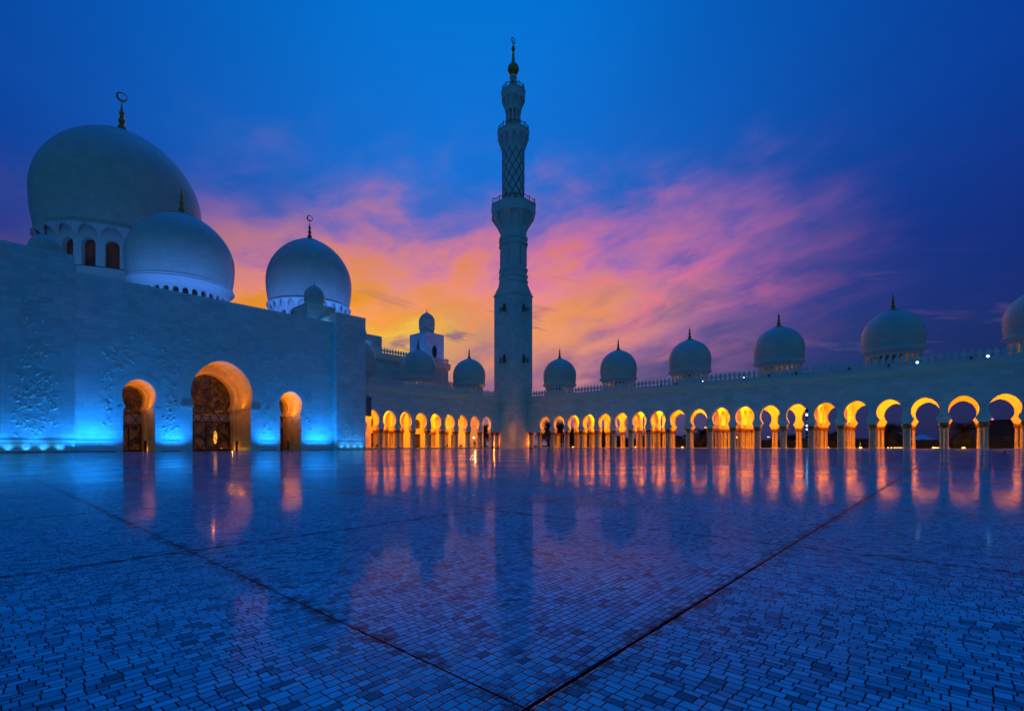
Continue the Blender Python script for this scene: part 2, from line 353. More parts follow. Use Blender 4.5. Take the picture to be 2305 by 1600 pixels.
# ------------------------------------------------------------------ mesh helpers
WL = {}
def wl(o):
    return WL.get(o.name, Vector((0, 0, 0))) if o else Vector((0, 0, 0))
def tag(o, label=None, cat=None, group=None, kind=None):
    if label: o['label'] = label
    if cat: o['category'] = cat
    if group: o['group'] = group
    if kind: o['kind'] = kind
    return o
def thing(name, loc, label=None, cat=None, group=None):
    o = bpy.data.objects.new(name, None); COL.objects.link(o); o.location = loc
    o.empty_display_size = 0.5
    WL[o.name] = Vector(loc); tag(o, label, cat, group); return o
def setloc(o, parent):
    o.parent = parent
class MB:
    def __init__(s):
        s.v = []; s.f = []; s.uv = {}; s.mi = {}
    def face(s, pts, uv=None):
        i = len(s.v); s.v += [tuple(p) for p in pts]; s.f.append(tuple(range(i, i + len(pts))))
        if uv: s.uv[len(s.f) - 1] = uv
    def box(s, x0, x1, y0, y1, z0, z1, top=None):
        b_ = [(x0, y0, z0), (x1, y0, z0), (x1, y1, z0), (x0, y1, z0)]
        t_ = [(x0, y0, z1), (x1, y0, z1), (x1, y1, z1), (x0, y1, z1)] if top is None else top
        i = len(s.v); s.v += b_ + t_
        for q in ((3, 2, 1, 0), (4, 5, 6, 7), (0, 1, 5, 4), (1, 2, 6, 5), (2, 3, 7, 6), (3, 0, 4, 7)):
            s.f.append(tuple(i + k for k in q))
    def lathe(s, prof, seg=32, c=(0, 0), rot=0.0, ut=None):
        """prof: [(radius, z)] bottom to top"""
        i = len(s.v); cx, cy = c; L = 0; ls = [0]
        for k in range(1, len(prof)):
            L += math.hypot(prof[k][0] - prof[k - 1][0], prof[k][1] - prof[k - 1][1]); ls.append(L)
        Rm = max(p[0] for p in prof)
        for (r, z) in prof:
            for j in range(seg):
                t = rot + 2 * PI * j / seg
                s.v.append((cx + r * math.cos(t), cy + r * math.sin(t), z))
        for k in range(len(prof) - 1):
            for j in range(seg):
                j2 = (j + 1) % seg
                s.f.append((i + k * seg + j, i + k * seg + j2, i + (k + 1) * seg + j2, i + (k + 1) * seg + j))
                u0 = 2 * PI * Rm * j / seg; u1 = 2 * PI * Rm * (j + 1) / seg
                s.uv[len(s.f) - 1] = [(u0, ls[k]), (u1, ls[k]), (u1, ls[k + 1]), (u0, ls[k + 1])]
        if prof[-1][0] > 1e-4: s.f.append(tuple(i + (len(prof) - 1) * seg + j for j in range(seg)))
        if prof[0][0] > 1e-4: s.f.append(tuple(i + j for j in reversed(range(seg))))
    def tube(s, pts, r, seg=6):
        pts = [Vector(p) for p in pts]; i = len(s.v); rs = r if isinstance(r, (list, tuple)) else [r] * len(pts)
        for k, p in enumerate(pts):
            d = (pts[min(k + 1, len(pts) - 1)] - pts[max(k - 1, 0)]).normalized()
            up = Vector((0, 0, 1)) if abs(d.z) < .9 else Vector((1, 0, 0))
            a_ = d.cross(up).normalized(); b_ = a_.cross(d)
            for j in range(seg):
                t = 2 * PI * j / seg
                s.v.append(tuple(p + rs[k] * (a_ * math.cos(t) + b_ * math.sin(t))))
        for k in range(len(pts) - 1):
            for j in range(seg):
                j2 = (j + 1) % seg
                s.f.append((i + k * seg + j, i + k * seg + j2, i + (k + 1) * seg + j2, i + (k + 1) * seg + j))
        s.f.append(tuple(i + j for j in range(seg))); s.f.append(tuple(i + (len(pts) - 1) * seg + j for j in reversed(range(seg))))
    def mesh(s, name, mat, origin=(0, 0, 0), smooth=False, recalc=True):
        o = Vector(origin)
        me = bpy.data.meshes.new(name)
        me.from_pydata([tuple(Vector(p) - o) for p in s.v], [], s.f)
        if s.uv:
            ul = me.uv_layers.new(name='UVMap')
            for fi, uvs in s.uv.items():
                p = me.polygons[fi]
                for k, li in enumerate(p.loop_indices): ul.data[li].uv = uvs[k]
        if recalc:
            bm = bmesh.new(); bm.from_mesh(me); bmesh.ops.recalc_face_normals(bm, faces=bm.faces); bm.to_mesh(me); bm.free()
        me.materials.append(mat)
        if smooth:
            for p in me.polygons: p.use_smooth = True
            me.set_sharp_from_angle(angle=R(38))
        return me
    def build(s, name, mat, parent=None, smooth=False, recalc=True, loc=None):
        """vertices are in world space; loc (world) becomes the object's origin"""
        org = Vector(loc) if loc is not None else wl(parent)
        o = bpy.data.objects.new(name, s.mesh(name, mat, org, smooth, recalc)); COL.objects.link(o)
        o.parent = parent; o.location = org - wl(parent)
        WL[o.name] = org; return o
def inst(name, me, parent, loc, rz=0.0, sc_=None):
    """an object reusing mesh me at world position loc"""
    o = bpy.data.objects.new(name, me); COL.objects.link(o); o.parent = parent
    o.location = Vector(loc) - wl(parent); o.rotation_euler = (0, 0, rz)
    if sc_: o.scale = sc_
    WL[o.name] = Vector(loc); return o

def keyhole(hw, zc, za, hp, zp, hb, zf, zb, nu=12, nl=6, pt=1.18):
    """right half profile of a horseshoe arch, bottom to apex: [(half width, z)]"""
    pts = []
    if zb < zf - 1e-4: pts.append((hb, zb))
    pts.append((hb, zf)); pts.append((hp, zp))
    t0 = math.acos(hp / hw); rl = (zc - zp) / math.sin(t0)
    for k in range(1, nl + 1):
        t = -t0 * (1 - k / nl); pts.append((hw * math.cos(t), zc + rl * math.sin(t)))
    for k in range(1, nu + 1):
        t = PI / 2 * k / nu; pts.append((hw * max(math.cos(t), 0) ** pt if k < nu else 0.0, zc + (za - zc) * math.sin(t)))
    return pts
def bay(mb, u0, u1, uc, ztop, prof, mp, w0, w1):
    """a wall panel from u0 to u1 with an arched opening; mp(u, w, z) places it"""
    for sgn, ue in ((-1, u0), (1, u1)):
        for k in range(len(prof) - 1):
            (a_, za_), (b_, zb_) = prof[k], prof[k + 1]
            for w_ in (w0, w1):
                mb.face([mp(ue, w_, za_), mp(ue, w_, zb_), mp(uc + sgn * b_, w_, zb_), mp(uc + sgn * a_, w_, za_)])
            mb.face([mp(uc + sgn * a_, w0, za_), mp(uc + sgn * b_, w0, zb_), mp(uc + sgn * b_, w1, zb_), mp(uc + sgn * a_, w1, za_)])
        z0 = prof[0][1]; a_ = prof[0][0]
        mb.face([mp(ue, w0, z0), mp(uc + sgn * a_, w0, z0), mp(uc + sgn * a_, w1, z0), mp(ue, w1, z0)])
    za = prof[-1][1]
    for w_ in (w0, w1):
        mb.face([mp(u0, w_, za), mp(u1, w_, za), mp(u1, w_, ztop), mp(u0, w_, ztop)])
def archpoly(prof, uc, n_=0):
    """closed outline of the opening"""
    r = [(uc + a_, z) for a_, z in prof]; l = [(uc - a_, z) for a_, z in reversed(prof[:-1])]
    return r + l

def dome_prof(Rr, zc, zt, zr, rr, rt=0.0, n1=8, n2=20, pt=1.06):
    t0 = math.acos(min(rr / Rr, 1)); rl = (zc - zr) / max(math.sin(t0), .05); out = []
    for k in range(n1):
        t = -t0 * (1 - k / n1); out.append((Rr * math.cos(t), zc + rl * math.sin(t)))
    for k in range(n2 + 1):
        t = PI / 2 * k / n2; c_ = max(math.cos(t), 0) ** pt
        out.append((max(Rr * c_, 0.002), zc + (zt - zc) * math.sin(t)))
    return out
def finial_prof(z0, h, r):
    """stacked turned balls tapering to a spike"""
    P_ = [(1.0, 0.0), (.62, .03), (.85, .07), (1.0, .12), (.85, .18), (.45, .22), (.6, .245), (.45, .27), (.5, .29), (.78, .35), (.72, .41), (.38, .46),
          (.5, .48), (.36, .50), (.44, .54), (.6, .60), (.5, .66), (.26, .71), (.34, .74), (.22, .77), (.2, .82), (.1, .9), (.02, 1.0)]
    return [(r * a_, z0 + h * b_) for a_, b_ in P_]
def crescent(mb, cx, cy, z, ro, th, ang):
    """an upright crescent ring, thicker at its foot; normal direction = ang"""
    N = 28; ri = ro * .72; off = ro * .17
    dx, dy = -math.sin(ang), math.cos(ang); nx_, ny_ = math.cos(ang) * th / 2, math.sin(ang) * th / 2
    o = []; q = []
    for k in range(N):
        t = 2 * PI * k / N
        o.append((ro * math.cos(t), ro * math.sin(t))); q.append((ri * math.cos(t) - off * .7, ri * math.sin(t) + off * .7))
    P3 = lambda p, s_: (cx + dx * p[0] + nx_ * s_, cy + dy * p[0] + ny_ * s_, z + p[1])
    for k in range(N):
        k2 = (k + 1) % N
        for s_ in (-1, 1): mb.face([P3(o[k], s_), P3(o[k2], s_), P3(q[k2], s_), P3(q[k], s_)])
        mb.face([P3(o[k], -1), P3(o[k2], -1), P3(o[k2], 1), P3(o[k], 1)])
        mb.face([P3(q[k], -1), P3(q[k2], -1), P3(q[k2], 1), P3(q[k], 1)])

def light(kind, name, loc, col, energy, parent=None, **kw):
    l = bpy.data.lights.new(name, kind); l.color = col; l.energy = energy
    for k_, v_ in kw.items():
        if k_ != 'aim' and k_ != 'aimdir': setattr(l, k_, v_)
    o = bpy.data.objects.new(name, l); COL.objects.link(o); o.location = Vector(loc) - wl(parent); o.parent = parent
    if 'aim' in kw: o.rotation_euler = (Vector(kw['aim']) - Vector(loc)).to_track_quat('-Z', 'Y').to_euler()
    return o

# ------------------------------------------------------------------ ground
def fz(x, y): return 0.0021 * x - 0.0032 * y + 0.28
XR, YL, D = 103.1, 88.2, 13.0
mb = MB()
mb.face([(-150, -150, fz(-150, -150)), (XR + .8, -150, fz(XR + .8, -150)), (XR + .8, YL + 1, fz(XR + .8, YL + 1)), (-150, YL + 1, fz(-150, YL + 1))])
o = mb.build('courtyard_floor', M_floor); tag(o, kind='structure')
mb = MB(); mb.face([(-3000, -3000, -1.2), (4000, -3000, -1.2), (4000, 4000, -1.2), (-3000, 4000, -1.2)])
o = mb.build('ground', M_ground); tag(o, kind='structure')
exec_order = []
# garden outside the arcades (L-shaped sheet reaching the horizon)
mb = MB()
mb.face([(XR + D + .6, -3000, .3), (4000, -3000, .3), (4000, 4000, .3), (XR + D + .6, 4000, .3)])
mb.face([(-3000, YL + D + 70, .3), (XR + D + .6, YL + D + 70, .3), (XR + D + .6, 4000, .3), (-3000, 4000, .3)])
o = mb.build('garden', M_ground); tag(o, kind='structure')

# ================================================================== column, merlon and dome kits (shared meshes)
S = 4.33
ZS = 0.42                                   # arcade floor level
def shaft_mesh():
    mb = MB()
    mb.box(-.27, .27, -.27, .27, ZS, ZS + .10)
    mb.lathe([(.26, ZS + .10), (.27, ZS + .15), (.235, ZS + .2), (.24, ZS + .24), (.205, ZS + .28), (.20, 2.0), (.192, 3.52), (.215, 3.55), (.215, 3.6), (.17, 3.62)], 16)
    return mb.mesh('shaft', M_shaft, smooth=True)
def capital_mesh():
    mb = MB()
    for sx in (-.27, .27):
        for sy in (-.27, .27):
            mb.lathe([(.18, 3.55), (.20, 3.62), (.19, 3.68), (.24, 3.85), (.32, 4.02), (.39, 4.13), (.40, 4.20), (.34, 4.24), (.18, 4.25)], 12, (sx, sy))
            for k in range(12):             # hanging palm leaves of the capital
                t = 2 * PI * k / 12
                q = [(r_ * math.cos(t + d_) + sx, r_ * math.sin(t + d_) + sy, z_) for r_, z_, d_ in
                     ((.20, 3.66, -.12), (.20, 3.66, .12), (.36, 4.04, .19), (.46, 4.13, 0), (.36, 4.04, -.19))]
                mb.face(q)
    mb.box(-.6, .6, -.55, .55, 4.24, 4.40)
    return mb.mesh('capital', M_cap)
def base_mesh():
    mb = MB(); mb.box(-.6, .6, -.6, .6, ZS - .2, ZS + .004); return mb.mesh('column_base', M_marble)
ME_shaft, ME_cap, ME_base = shaft_mesh(), capital_mesh(), base_mesh()
def column_cluster(parent, x, y, detail=True):
    c_ = inst('column_cluster', ME_base, parent, (x, y, 0))
    for sx in (-.27, .27):
        for sy in (-.27, .27): inst('shaft', ME_shaft, c_, (x + sx, y + sy, 0))
    inst('capital', ME_cap, c_, (x, y, 0))
    return c_
def merlon_mesh():
    mb = MB(); t = .11
    half = [(.40, 0), (.40, .16), (.24, .22), (.16, .34), (.18, .48), (.32, .66), (.375, .84), (.33, 1.0), (.20, 1.12), (.22, 1.2), (.10, 1.36), (0.0, 1.62)]
    out = half + [(-a_, b_) for a_, b_ in reversed(half[:-1])]
    for s_ in (-t, t):
        for k in range(len(half) - 1):
            (a0, z0), (a1, z1) = half[k], half[k + 1]
            mb.face([(-a0, s_, z0), (a0, s_, z0), (a1, s_, z1), (-a1, s_, z1)] if a1 > 0 else [(-a0, s_, z0), (a0, s_, z0), (0, s_, z1)])
    for k in range(len(out)):
        a0, z0 = out[k]; a1, z1 = out[(k + 1) % len(out)]
        mb.face([(a0, -t, z0), (a1, -t, z1), (a1, t, z1), (a0, t, z0)])
    # raised lozenge on both faces
    for s_ in (-1, 1):
        c_ = (0, s_ * (t + .07), .84)
        q = [(.24, s_ * (t + .003), .84), (0, s_ * (t + .003), 1.10), (-.24, s_ * (t + .003), .84), (0, s_ * (t + .003), .56)]
        for k in range(4): mb.face([c_, q[k], q[(k + 1) % 4]])
    return mb
MER = merlon_mesh(); ME_mer = MER.mesh('merlon', M_marble)
def merlon_row(parent, p0, dirv, n, z, keep=100, first_big=True):
    """n merlons from p0 along dirv; beyond `keep` the rest are one part"""
    rz = math.atan2(dirv[1], dirv[0]); rest = MB()
    for k in range(n):
        x, y = p0[0] + dirv[0] * S / 5 * k, p0[1] + dirv[1] * S / 5 * k
        if k < keep: inst('merlon', ME_mer, parent, (x, y, z), rz)
        else:
            i = len(rest.v); c_, s_ = math.cos(rz), math.sin(rz)
            rest.v += [(x + c_ * a_ - s_ * b_, y + s_ * a_ + c_ * b_, z + h_) for a_, b_, h_ in MER.v]
            rest.f += [tuple(i + q for q in f) for f in MER.f]
    if rest.v:
        o = rest.build('merlon', M_marble, parent); o['kind'] = 'stuff'

# warm glass behind the little drum windows
m, n, b = pbr('drum_window_glow'); M_glow = m
g = n.node('ShaderNodeNewGeometry')
t = n.noise(g.outputs['Position'], 0.22, 2, 0.5)
n.put(b.inputs['Emission Color'], n.ramp(t, [(0.40, (0.01, 0.006, 0.004)), (0.52, (0.25, 0.085, 0.01)), (0.66, (0.75, 0.28, 0.03))]))
b.inputs['Base Color'].default_value = (0.02, 0.015, 0.012, 1); b.inputs['Emission Strength'].default_value = 0.55
b.inputs['Roughness'].default_value = 0.2

def ring_bays(mb, c, n_, rfun, z1, prof, th):
    """a round wall of n_ arched bays; rfun(z) outer radius"""
    for k in range(n_):
        t0, t1 = 2 * PI * k / n_, 2 * PI * (k + 1) / n_
        def mp(u_, w_, z_, t0=t0):
            t = t0 + u_; r = rfun(z_) - w_
            return (c[0] + r * math.cos(t), c[1] + r * math.sin(t), z_)
        Rm = rfun(prof[0][1])
        pr = [(a_ / Rm, z_) for a_, z_ in prof]
        bay(mb, 0, t1 - t0, (t1 - t0) / 2, z1, pr, mp, 0, th)
def roundarch(hw, zs, zb, n_=7, k_=1.15):
    return [(hw, zb), (hw, zs)] + [(hw * math.cos(PI / 2 * j / n_) if j < n_ else 0.0, zs + hw * k_ * math.sin(PI / 2 * j / n_)) for j in range(1, n_ + 1)]
def small_dome_kit():
    """arcade dome, centre at origin, world heights"""
    K = {}
    mb = MB(); mb.lathe([(4.45, 12.9), (4.45, 14.55), (4.5, 14.6), (4.5, 14.7), (4.3, 14.72), (3.8, 14.75)], 56); ring_bays(mb, (0, 0), 26, lambda z: 4.3, 16.35, roundarch(.33, 15.75, 14.75, 5), .4)
    K['drum'] = mb.mesh('drum', M_marble)
    mb = MB(); mb.lathe([(4.0, 14.7), (4.0, 16.4)], 56); K['window_band'] = mb.mesh('window_band', M_glow)
    mb = MB(); mb.lathe([(4.2, 16.3), (4.45, 16.45), (4.75, 16.75), (5.12, 16.95), (5.18, 17.05), (5.12, 17.15), (4.95, 17.2), (4.98, 17.42), (4.82, 17.5), (4.5, 17.52)], 64)
    K['cornice'] = mb.mesh('cornice', M_marble, smooth=True)
    mb = MB(); mb.lathe(dome_prof(5.03, 19.7, 24.15, 17.5, 4.80), 64); K['shell'] = mb.mesh('dome', M_dome, smooth=True)
    mb = MB(); mb.lathe([(1.42, 23.72), (1.5, 23.82), (1.4, 23.9), (.9, 24.1), (.5, 24.35), (.32, 24.55), (.3, 24.6)], 32)
    K['gold_cap'] = mb.mesh('gold_cap', M_gold, smooth=True)
    mb = MB(); mb.lathe(finial_prof(24.5, 2.75, .36), 16); K['finial'] = mb.mesh('finial', M_gold, smooth=True)
    for me in list(K.values()):
        fq = 1.0 if me.name.startswith(('gold', 'finial')) else .868
        for v_ in me.vertices: v_.co.x *= fq; v_.co.y *= fq
    return K
KD = small_dome_kit()
def arcade_dome(parent, x, y):
    d_ = inst('dome', KD['shell'], parent, (x, y, 0))
    for k in ('drum', 'window_band', 'cornice', 'gold_cap', 'finial'): inst(k, KD[k], d_, (x, y, 0))
    return d_

ARCH = keyhole(1.68, 6.38, 8.46, 1.24, 5.18, 1.62, 4.42, 4.40)
ARCHT = keyhole(1.45, 6.38, 8.30, 1.08, 5.18, 1.36, 4.42, 4.40)
ZTOP = 12.15
WARM = (1.0, 0.30, 0.0)
E_ARC = 1500.0

def arcade(name, label, mp, cols, archs, ulo, uhi, tws, domes, back='open', doors=(), merl=None, uhi_back=None):
    """mp(u, w, z): u along the wall, w away from the court"""
    root = thing(name, mp(archs[0], 0, 0), label, 'arcade')
    mb = MB()
    for c_ in archs: bay(mb, c_ - S / 2, c_ + S / 2, c_, ZTOP, ARCH, mp, 0, .9)
    def bx(mb_, u0, u1, w0, w1, z0, z1):
        p, q = mp(u0, w0, 0), mp(u1, w1, 0)
        mb_.box(min(p[0], q[0]), max(p[0], q[0]), min(p[1], q[1]), max(p[1], q[1]), z0, z1)
    e0, e1 = archs[0] - S / 2, archs[-1] + S / 2
    if ulo < e0 - .01: bx(mb, ulo, e0 + .002, 0.002, .898, ZS, ZTOP)
    if uhi > e1 + .01: bx(mb, e1, uhi, 0.002, .898, 4.4, ZTOP)
    mb.build('courtyard_wall', M_arc, root)
    # cove, fascia
    mb = MB()
    def strip(w_a, z_a, w_b, z_b):
        mb.face([mp(ulo, w_a, z_a), mp(uhi, w_a, z_a), mp(uhi, w_b, z_b), mp(ulo, w_b, z_b)])
    pr = [(0.0, 12.13), (-.06, 12.16), (-.06, 12.26), (-.18, 12.42), (-.36, 12.56), (-.52, 12.62), (-.56, 12.66), (-.56, 13.28), (-.64, 13.34), (-.64, 13.46), (-.5, 13.5), (.6, 13.5), (.6, 12.8)]
    for k in range(len(pr) - 1): strip(*pr[k], *pr[k + 1])
    bx(mb, ulo, uhi, -.36, -.16, 13.5, 13.74)
    mb.build('cornice', M_marble, root)
    # back wall
    mb = MB()
    e1b = uhi_back if uhi_back is not None else e1
    if back == 'open':
        k = 0
        for c_ in archs: bay(mb, c_ - S / 2, c_ + S / 2, c_, 12.0, ARCH, mp, D - .6, D + .3)
        if e1b > e1 + .5:
            nb = int((e1b - e1) / S + .01)
            for q in range(nb): bay(mb, e1 + q * S, e1 + (q + 1) * S, e1 + (q + .5) * S, 12.0, ARCH, mp, D - .6, D + .3)
    else:
        prd = [(1.15, 0.3), (1.15, 4.1), (0.0, 4.101)]
        us = ulo
        for dc in sorted(doors):
            bx(mb, us, dc - 1.8, D - .6, D + .3, ZS, 12.0); us = dc + 1.8
            pw = keyhole(1.15, 6.2, 7.7, .8, 5.3, .82, 5.28, 5.26)
            bay(mb, dc - 1.8, dc + 1.8, dc, 12.0, pw, mp, D - .6, D - .2)
            bx(mb, dc - 1.8, dc - 1.15, D - .6, D - .2, ZS, 5.26); bx(mb, dc + 1.15, dc + 1.8, D - .6, D - .2, ZS, 5.26)
            bx(mb, dc - 1.15, dc + 1.15, D - .6, D - .2, 3.9, 5.26)
        bx(mb, us, uhi_back, D - .6, D + .3, ZS, 12.0)
    mb.build('outer_wall', M_inner, root)
    if back != 'open':
        for dc in doors:
            mbd = MB(); bx(mbd, dc - 1.8, dc + 1.8, D - .2, D - .12, ZS, 9.0)
            dd = mbd.build('door', M_glass, root)
            mbf = MB()
            for q in (-1.1, -.03, 1.04): bx(mbf, dc + q, dc + q + .07, D - .26, D - .2, ZS, 3.9)
            for t in range(9):
                a_ = 2 * PI * t / 9
                p0 = Vector(mp(dc, D - .23, 6.4)); p1 = Vector(mp(dc + 1.3 * math.cos(a_), D - .23, 6.4 + 1.4 * math.sin(a_)))
                mbf.tube([p0, p1], .035, 4)
            for rr_ in (.45, .85):
                mbf.tube([mp(dc + rr_ * math.cos(2 * PI * q / 14), D - .23, 6.4 + rr_ * math.sin(2 * PI * q / 14)) for q in range(15)], .03, 4)
            mbf.build('tracery', M_bronze, dd)
    # roof and ceiling
    mb = MB(); bx(mb, ulo, max(uhi, uhi_back or uhi), .9, D - .6, 10.6, 12.9); mb.build('roof', M_inner, root)
    mb = MB(); bx(mb, ulo, max(uhi, uhi_back or uhi), -.35, D + .5, -.2, ZS); mb.build('plinth', M_stone, root)
    # cross walls
    for tw in tws:
        mb = MB()
        mt = lambda u_, w_, z_, tw=tw: mp(tw + w_ - .4, u_, z_)
        L3 = (D - 1.5) / 3
        for q in range(3): bay(mb, .9 + q * L3, .9 + (q + 1) * L3, .9 + (q + .5) * L3, 10.6, ARCHT, mt, 0, .8)
        mb.build('cross_wall', M_inner, root)
        for q in (1, 2):
            p = mp(tw, .9 + q * L3, 0); column_cluster(root, p[0], p[1])
    for u_ in cols:
        p = mp(u_, .45, 0); column_cluster(root, p[0], p[1])
    if back == 'open':
        for u_ in cols:
            p = mp(u_, D - .15, 0); column_cluster(root, p[0], p[1])
    for d_ in domes:
        p = mp(d_, D / 2, 0); arcade_dome(root, p[0], p[1])
    if merl:
        merlon_row(root, merl[0], merl[1], merl[2], 13.72)
    return root

# right-hand arcade: seen face on along x = XR
archsR = [-.937 + S * k for k in range(-3, 19)]
colsR = [-.937 + S * (k + .5) for k in range(-3, 19)]
twR = [-.937 + S * (k + .5) for k in (0, 3, 4, 7, 8, 11, 12, 15, 16)] + [-.937 + S * (-.5)]
mpR = lambda u_, w_, z_: (XR + w_, u_, z_)
twR = [t for t in twR if t < 80]
right = arcade('arcade', 'long white arcade of lit arches right of the minaret, with five domes', mpR,
               colsR + [81.9], archsR, archsR[0] - S / 2, 83.2, twR, [25.06 + 17.32 * k for k in (-2, -1, 0, 1, 2, 3)],
               'open', merl=((XR - .26, 82.2), (0, -1), 106), uhi_back=archsR[-1] + S / 2 + 3 * S)
# left-hand arcade along y = YL
archsL = [58.25 + S * k for k in range(-3, 9)]
colsL = [58.25 + S * (k - .5) for k in range(-2, 10)]
mpL = lambda u_, w_, z_: (u_, YL + w_, z_)
c75 = 58.25 + S * 4
twL = [c75 - 1.5 * S, c75 + 1.5 * S, c75 - 2.5 * S, c75 + 2.5 * S]
left = arcade('arcade', 'shorter white arcade of lit arches between the blue hall and the minaret', mpL,
              colsL + [97.2], archsL, archsL[0] - S / 2, 98.2, twL, [c75 - S * 4, c75, c75 + S * 4],
              'solid', doors=(66.9, 79.9, 84.2, 88.6, 92.9), merl=((54.6, YL - .26), (1, 0), 51), uhi_back=98.0)
light('POINT', 'added_end_fill', (XR + 1.5, 82.5, 1.6), (1, .25, .0), 260, right, shadow_soft_size=.01)  # two unseen lamps added to warm the minaret foot
light('POINT', 'added_end_fill', (97.4, YL + 1.5, 1.6), (1, .25, .0), 300, left, shadow_soft_size=.01)
# lamps hanging high in both arcades, above the line of sight
for k in range(-2, 19): light('POINT', 'arcade_lamp', mpR(-.937 + S * k, 5.6, 9.5), WARM, E_ARC, right, shadow_soft_size=.25)
for k in range(-1, 9): light('POINT', 'arcade_lamp', mpL(58.25 + S * k, 5.6, 9.5), WARM, E_ARC, left, shadow_soft_size=.25)
light('POINT', 'arcade_lamp', (XR + 6, YL + 5, 9.5), WARM, E_ARC, left, shadow_soft_size=.25)

# ================================================================== prayer hall facade
YF, YP = 85.4, 84.15
XC = 28.27
hall = thing('prayer_hall', (XC, YF, 0), 'huge marble prayer hall with three large domes and a blue-lit courtyard facade', 'mosque')
mpF = lambda u_, w_, z_: (u_, YF + w_, z_)
PC = keyhole(4.6, 9.1, 14.5, 4.15, 7.1, 4.35, 6.95, -.2, 16, 6, 1.10)
PS_ = keyhole(2.05, 8.3, 10.5, 1.62, 6.45, 1.92, 6.0, -.2, 12, 6, 1.12)
mb = MB(); WT = 24.1
xs = [9.6, XC - 6.6, XC + 6.6, 47.75]
bay(mb, xs[0], xs[1], XC - 11.2, WT, PS_, mpF, 0, 4.9)
bay(mb, xs[1], xs[2], XC, WT, PC, mpF, 0, 6.2)
bay(mb, xs[2], xs[3], XC + 11.2, WT, PS_, mpF, 0, 4.9)
mb.build('wall', M_wall, hall)
mb = MB(); mb.box(-30, 8, 92.3, 170, -1, 23); mb.box(8, 62, 94.4, 170, -1, 23.4); mb.box(xs[0], xs[3], YF + .9, 96, 22.6, 23.2)
mb.box(8, 46, 130, 166, 23.4, 31); mb.box(62, 92, 134, 164, 23.4, 36); mb.build('hall_roof', M_wall, hall)
for x0, x1 in ((-22.0, 9.68), (47.7, 53.96)):
    mb = MB(); mb.box(x0, x1, YP, 95.5, -.3, 25.8); mb.build('pier', M_wall, hall)
mb = MB()                                                      # coping lines on the roof edge
mb.box(xs[0] + .1, xs[3] - .1, YF - .05, YF + .6, WT, WT + .12); mb.box(-22, 9.73, YP - .05, YP + .5, 25.8, 25.95); mb.box(47.65, 54.01, YP - .05, YP + .5, 25.8, 25.95)
mb.build('coping', M_marble, hall)
def dado(u0, u1, y_):                                          # string course, fine joint line and skirting of one wall run
    for nm, za, zb, pr_, mt_ in (('string_course', 1.62, 1.74, .05, M_stone), ('joint_line', 1.18, 1.21, .012, M_stone), ('skirting', -.2, .22, .07, M_stone)):
        mb = MB(); mb.box(u0, u1, y_ - pr_, y_, za, zb); mb.build(nm, mt_, hall)
dado(-22, 9.68, YP); dado(47.7, 53.96, YP)
for u0, u1 in ((9.7, XC - 14.0), (XC - 8.4, XC - 6.05), (XC + 6.05, XC + 8.4), (XC + 14.0, 47.7)): dado(u0, u1, YF)
# raised bands round the arches
def surround(prof, uc, wd, proud, z_from):
    mb = MB(); pr = [p for p in prof if p[1] >= z_from]
    for s_ in (-1, 1):
        pts = []
        for k, (a_, z_) in enumerate(pr):
            q = pr[min(k + 1, len(pr) - 1)]; p_ = pr[max(k - 1, 0)]
            tx, tz = q[0] - p_[0], q[1] - p_[1]; L_ = math.hypot(tx, tz) or 1
            nx_, nz_ = tz / L_, -tx / L_
            if a_ == 0: nx_, nz_ = 0, 1
            pts.append(((uc + s_ * a_, z_), (uc + s_ * max(a_ + nx_ * wd, 0), z_ + nz_ * wd)))
        for k in range(len(pts) - 1):
            (a0, b0), (a1, b1) = pts[k], pts[k + 1]
            y_ = YF - proud
            mb.face([(a0[0], y_, a0[1]), (b0[0], y_, b0[1]), (b1[0], y_, b1[1]), (a1[0], y_, a1[1])])
            mb.face([(b0[0], y_, b0[1]), (b1[0], y_, b1[1]), (b1[0], YF, b1[1]), (b0[0], YF, b0[1])])
            mb.face([(a0[0], y_, a0[1]), (a1[0], y_, a1[1]), (a1[0], YF + .002, a1[1]), (a0[0], YF + .002, a0[1])])
    return mb
mb = surround(PC, XC, 1.45, .05, 7.0)
o = mb.build('arch_surround', M_marble, hall)
for s_ in (-1, 1):
    mb = MB(); x0, x1 = sorted((XC + s_ * 4.3, XC + s_ * 6.0)); mb.box(x0, x1, YF - .32, YF, 6.82, 7.05); mb.box(x0 + .08, x1 - .08, YF - .22, YF, 6.68, 6.82)
    mb.build('impost', M_marble, hall)
for s_ in (-1, 1):
    mb = surround(PS_, XC + s_ * 11.2, .85, .04, 6.0); mb.build('arch_surround', M_marble, hall)
    x0 = XC + s_ * 11.2
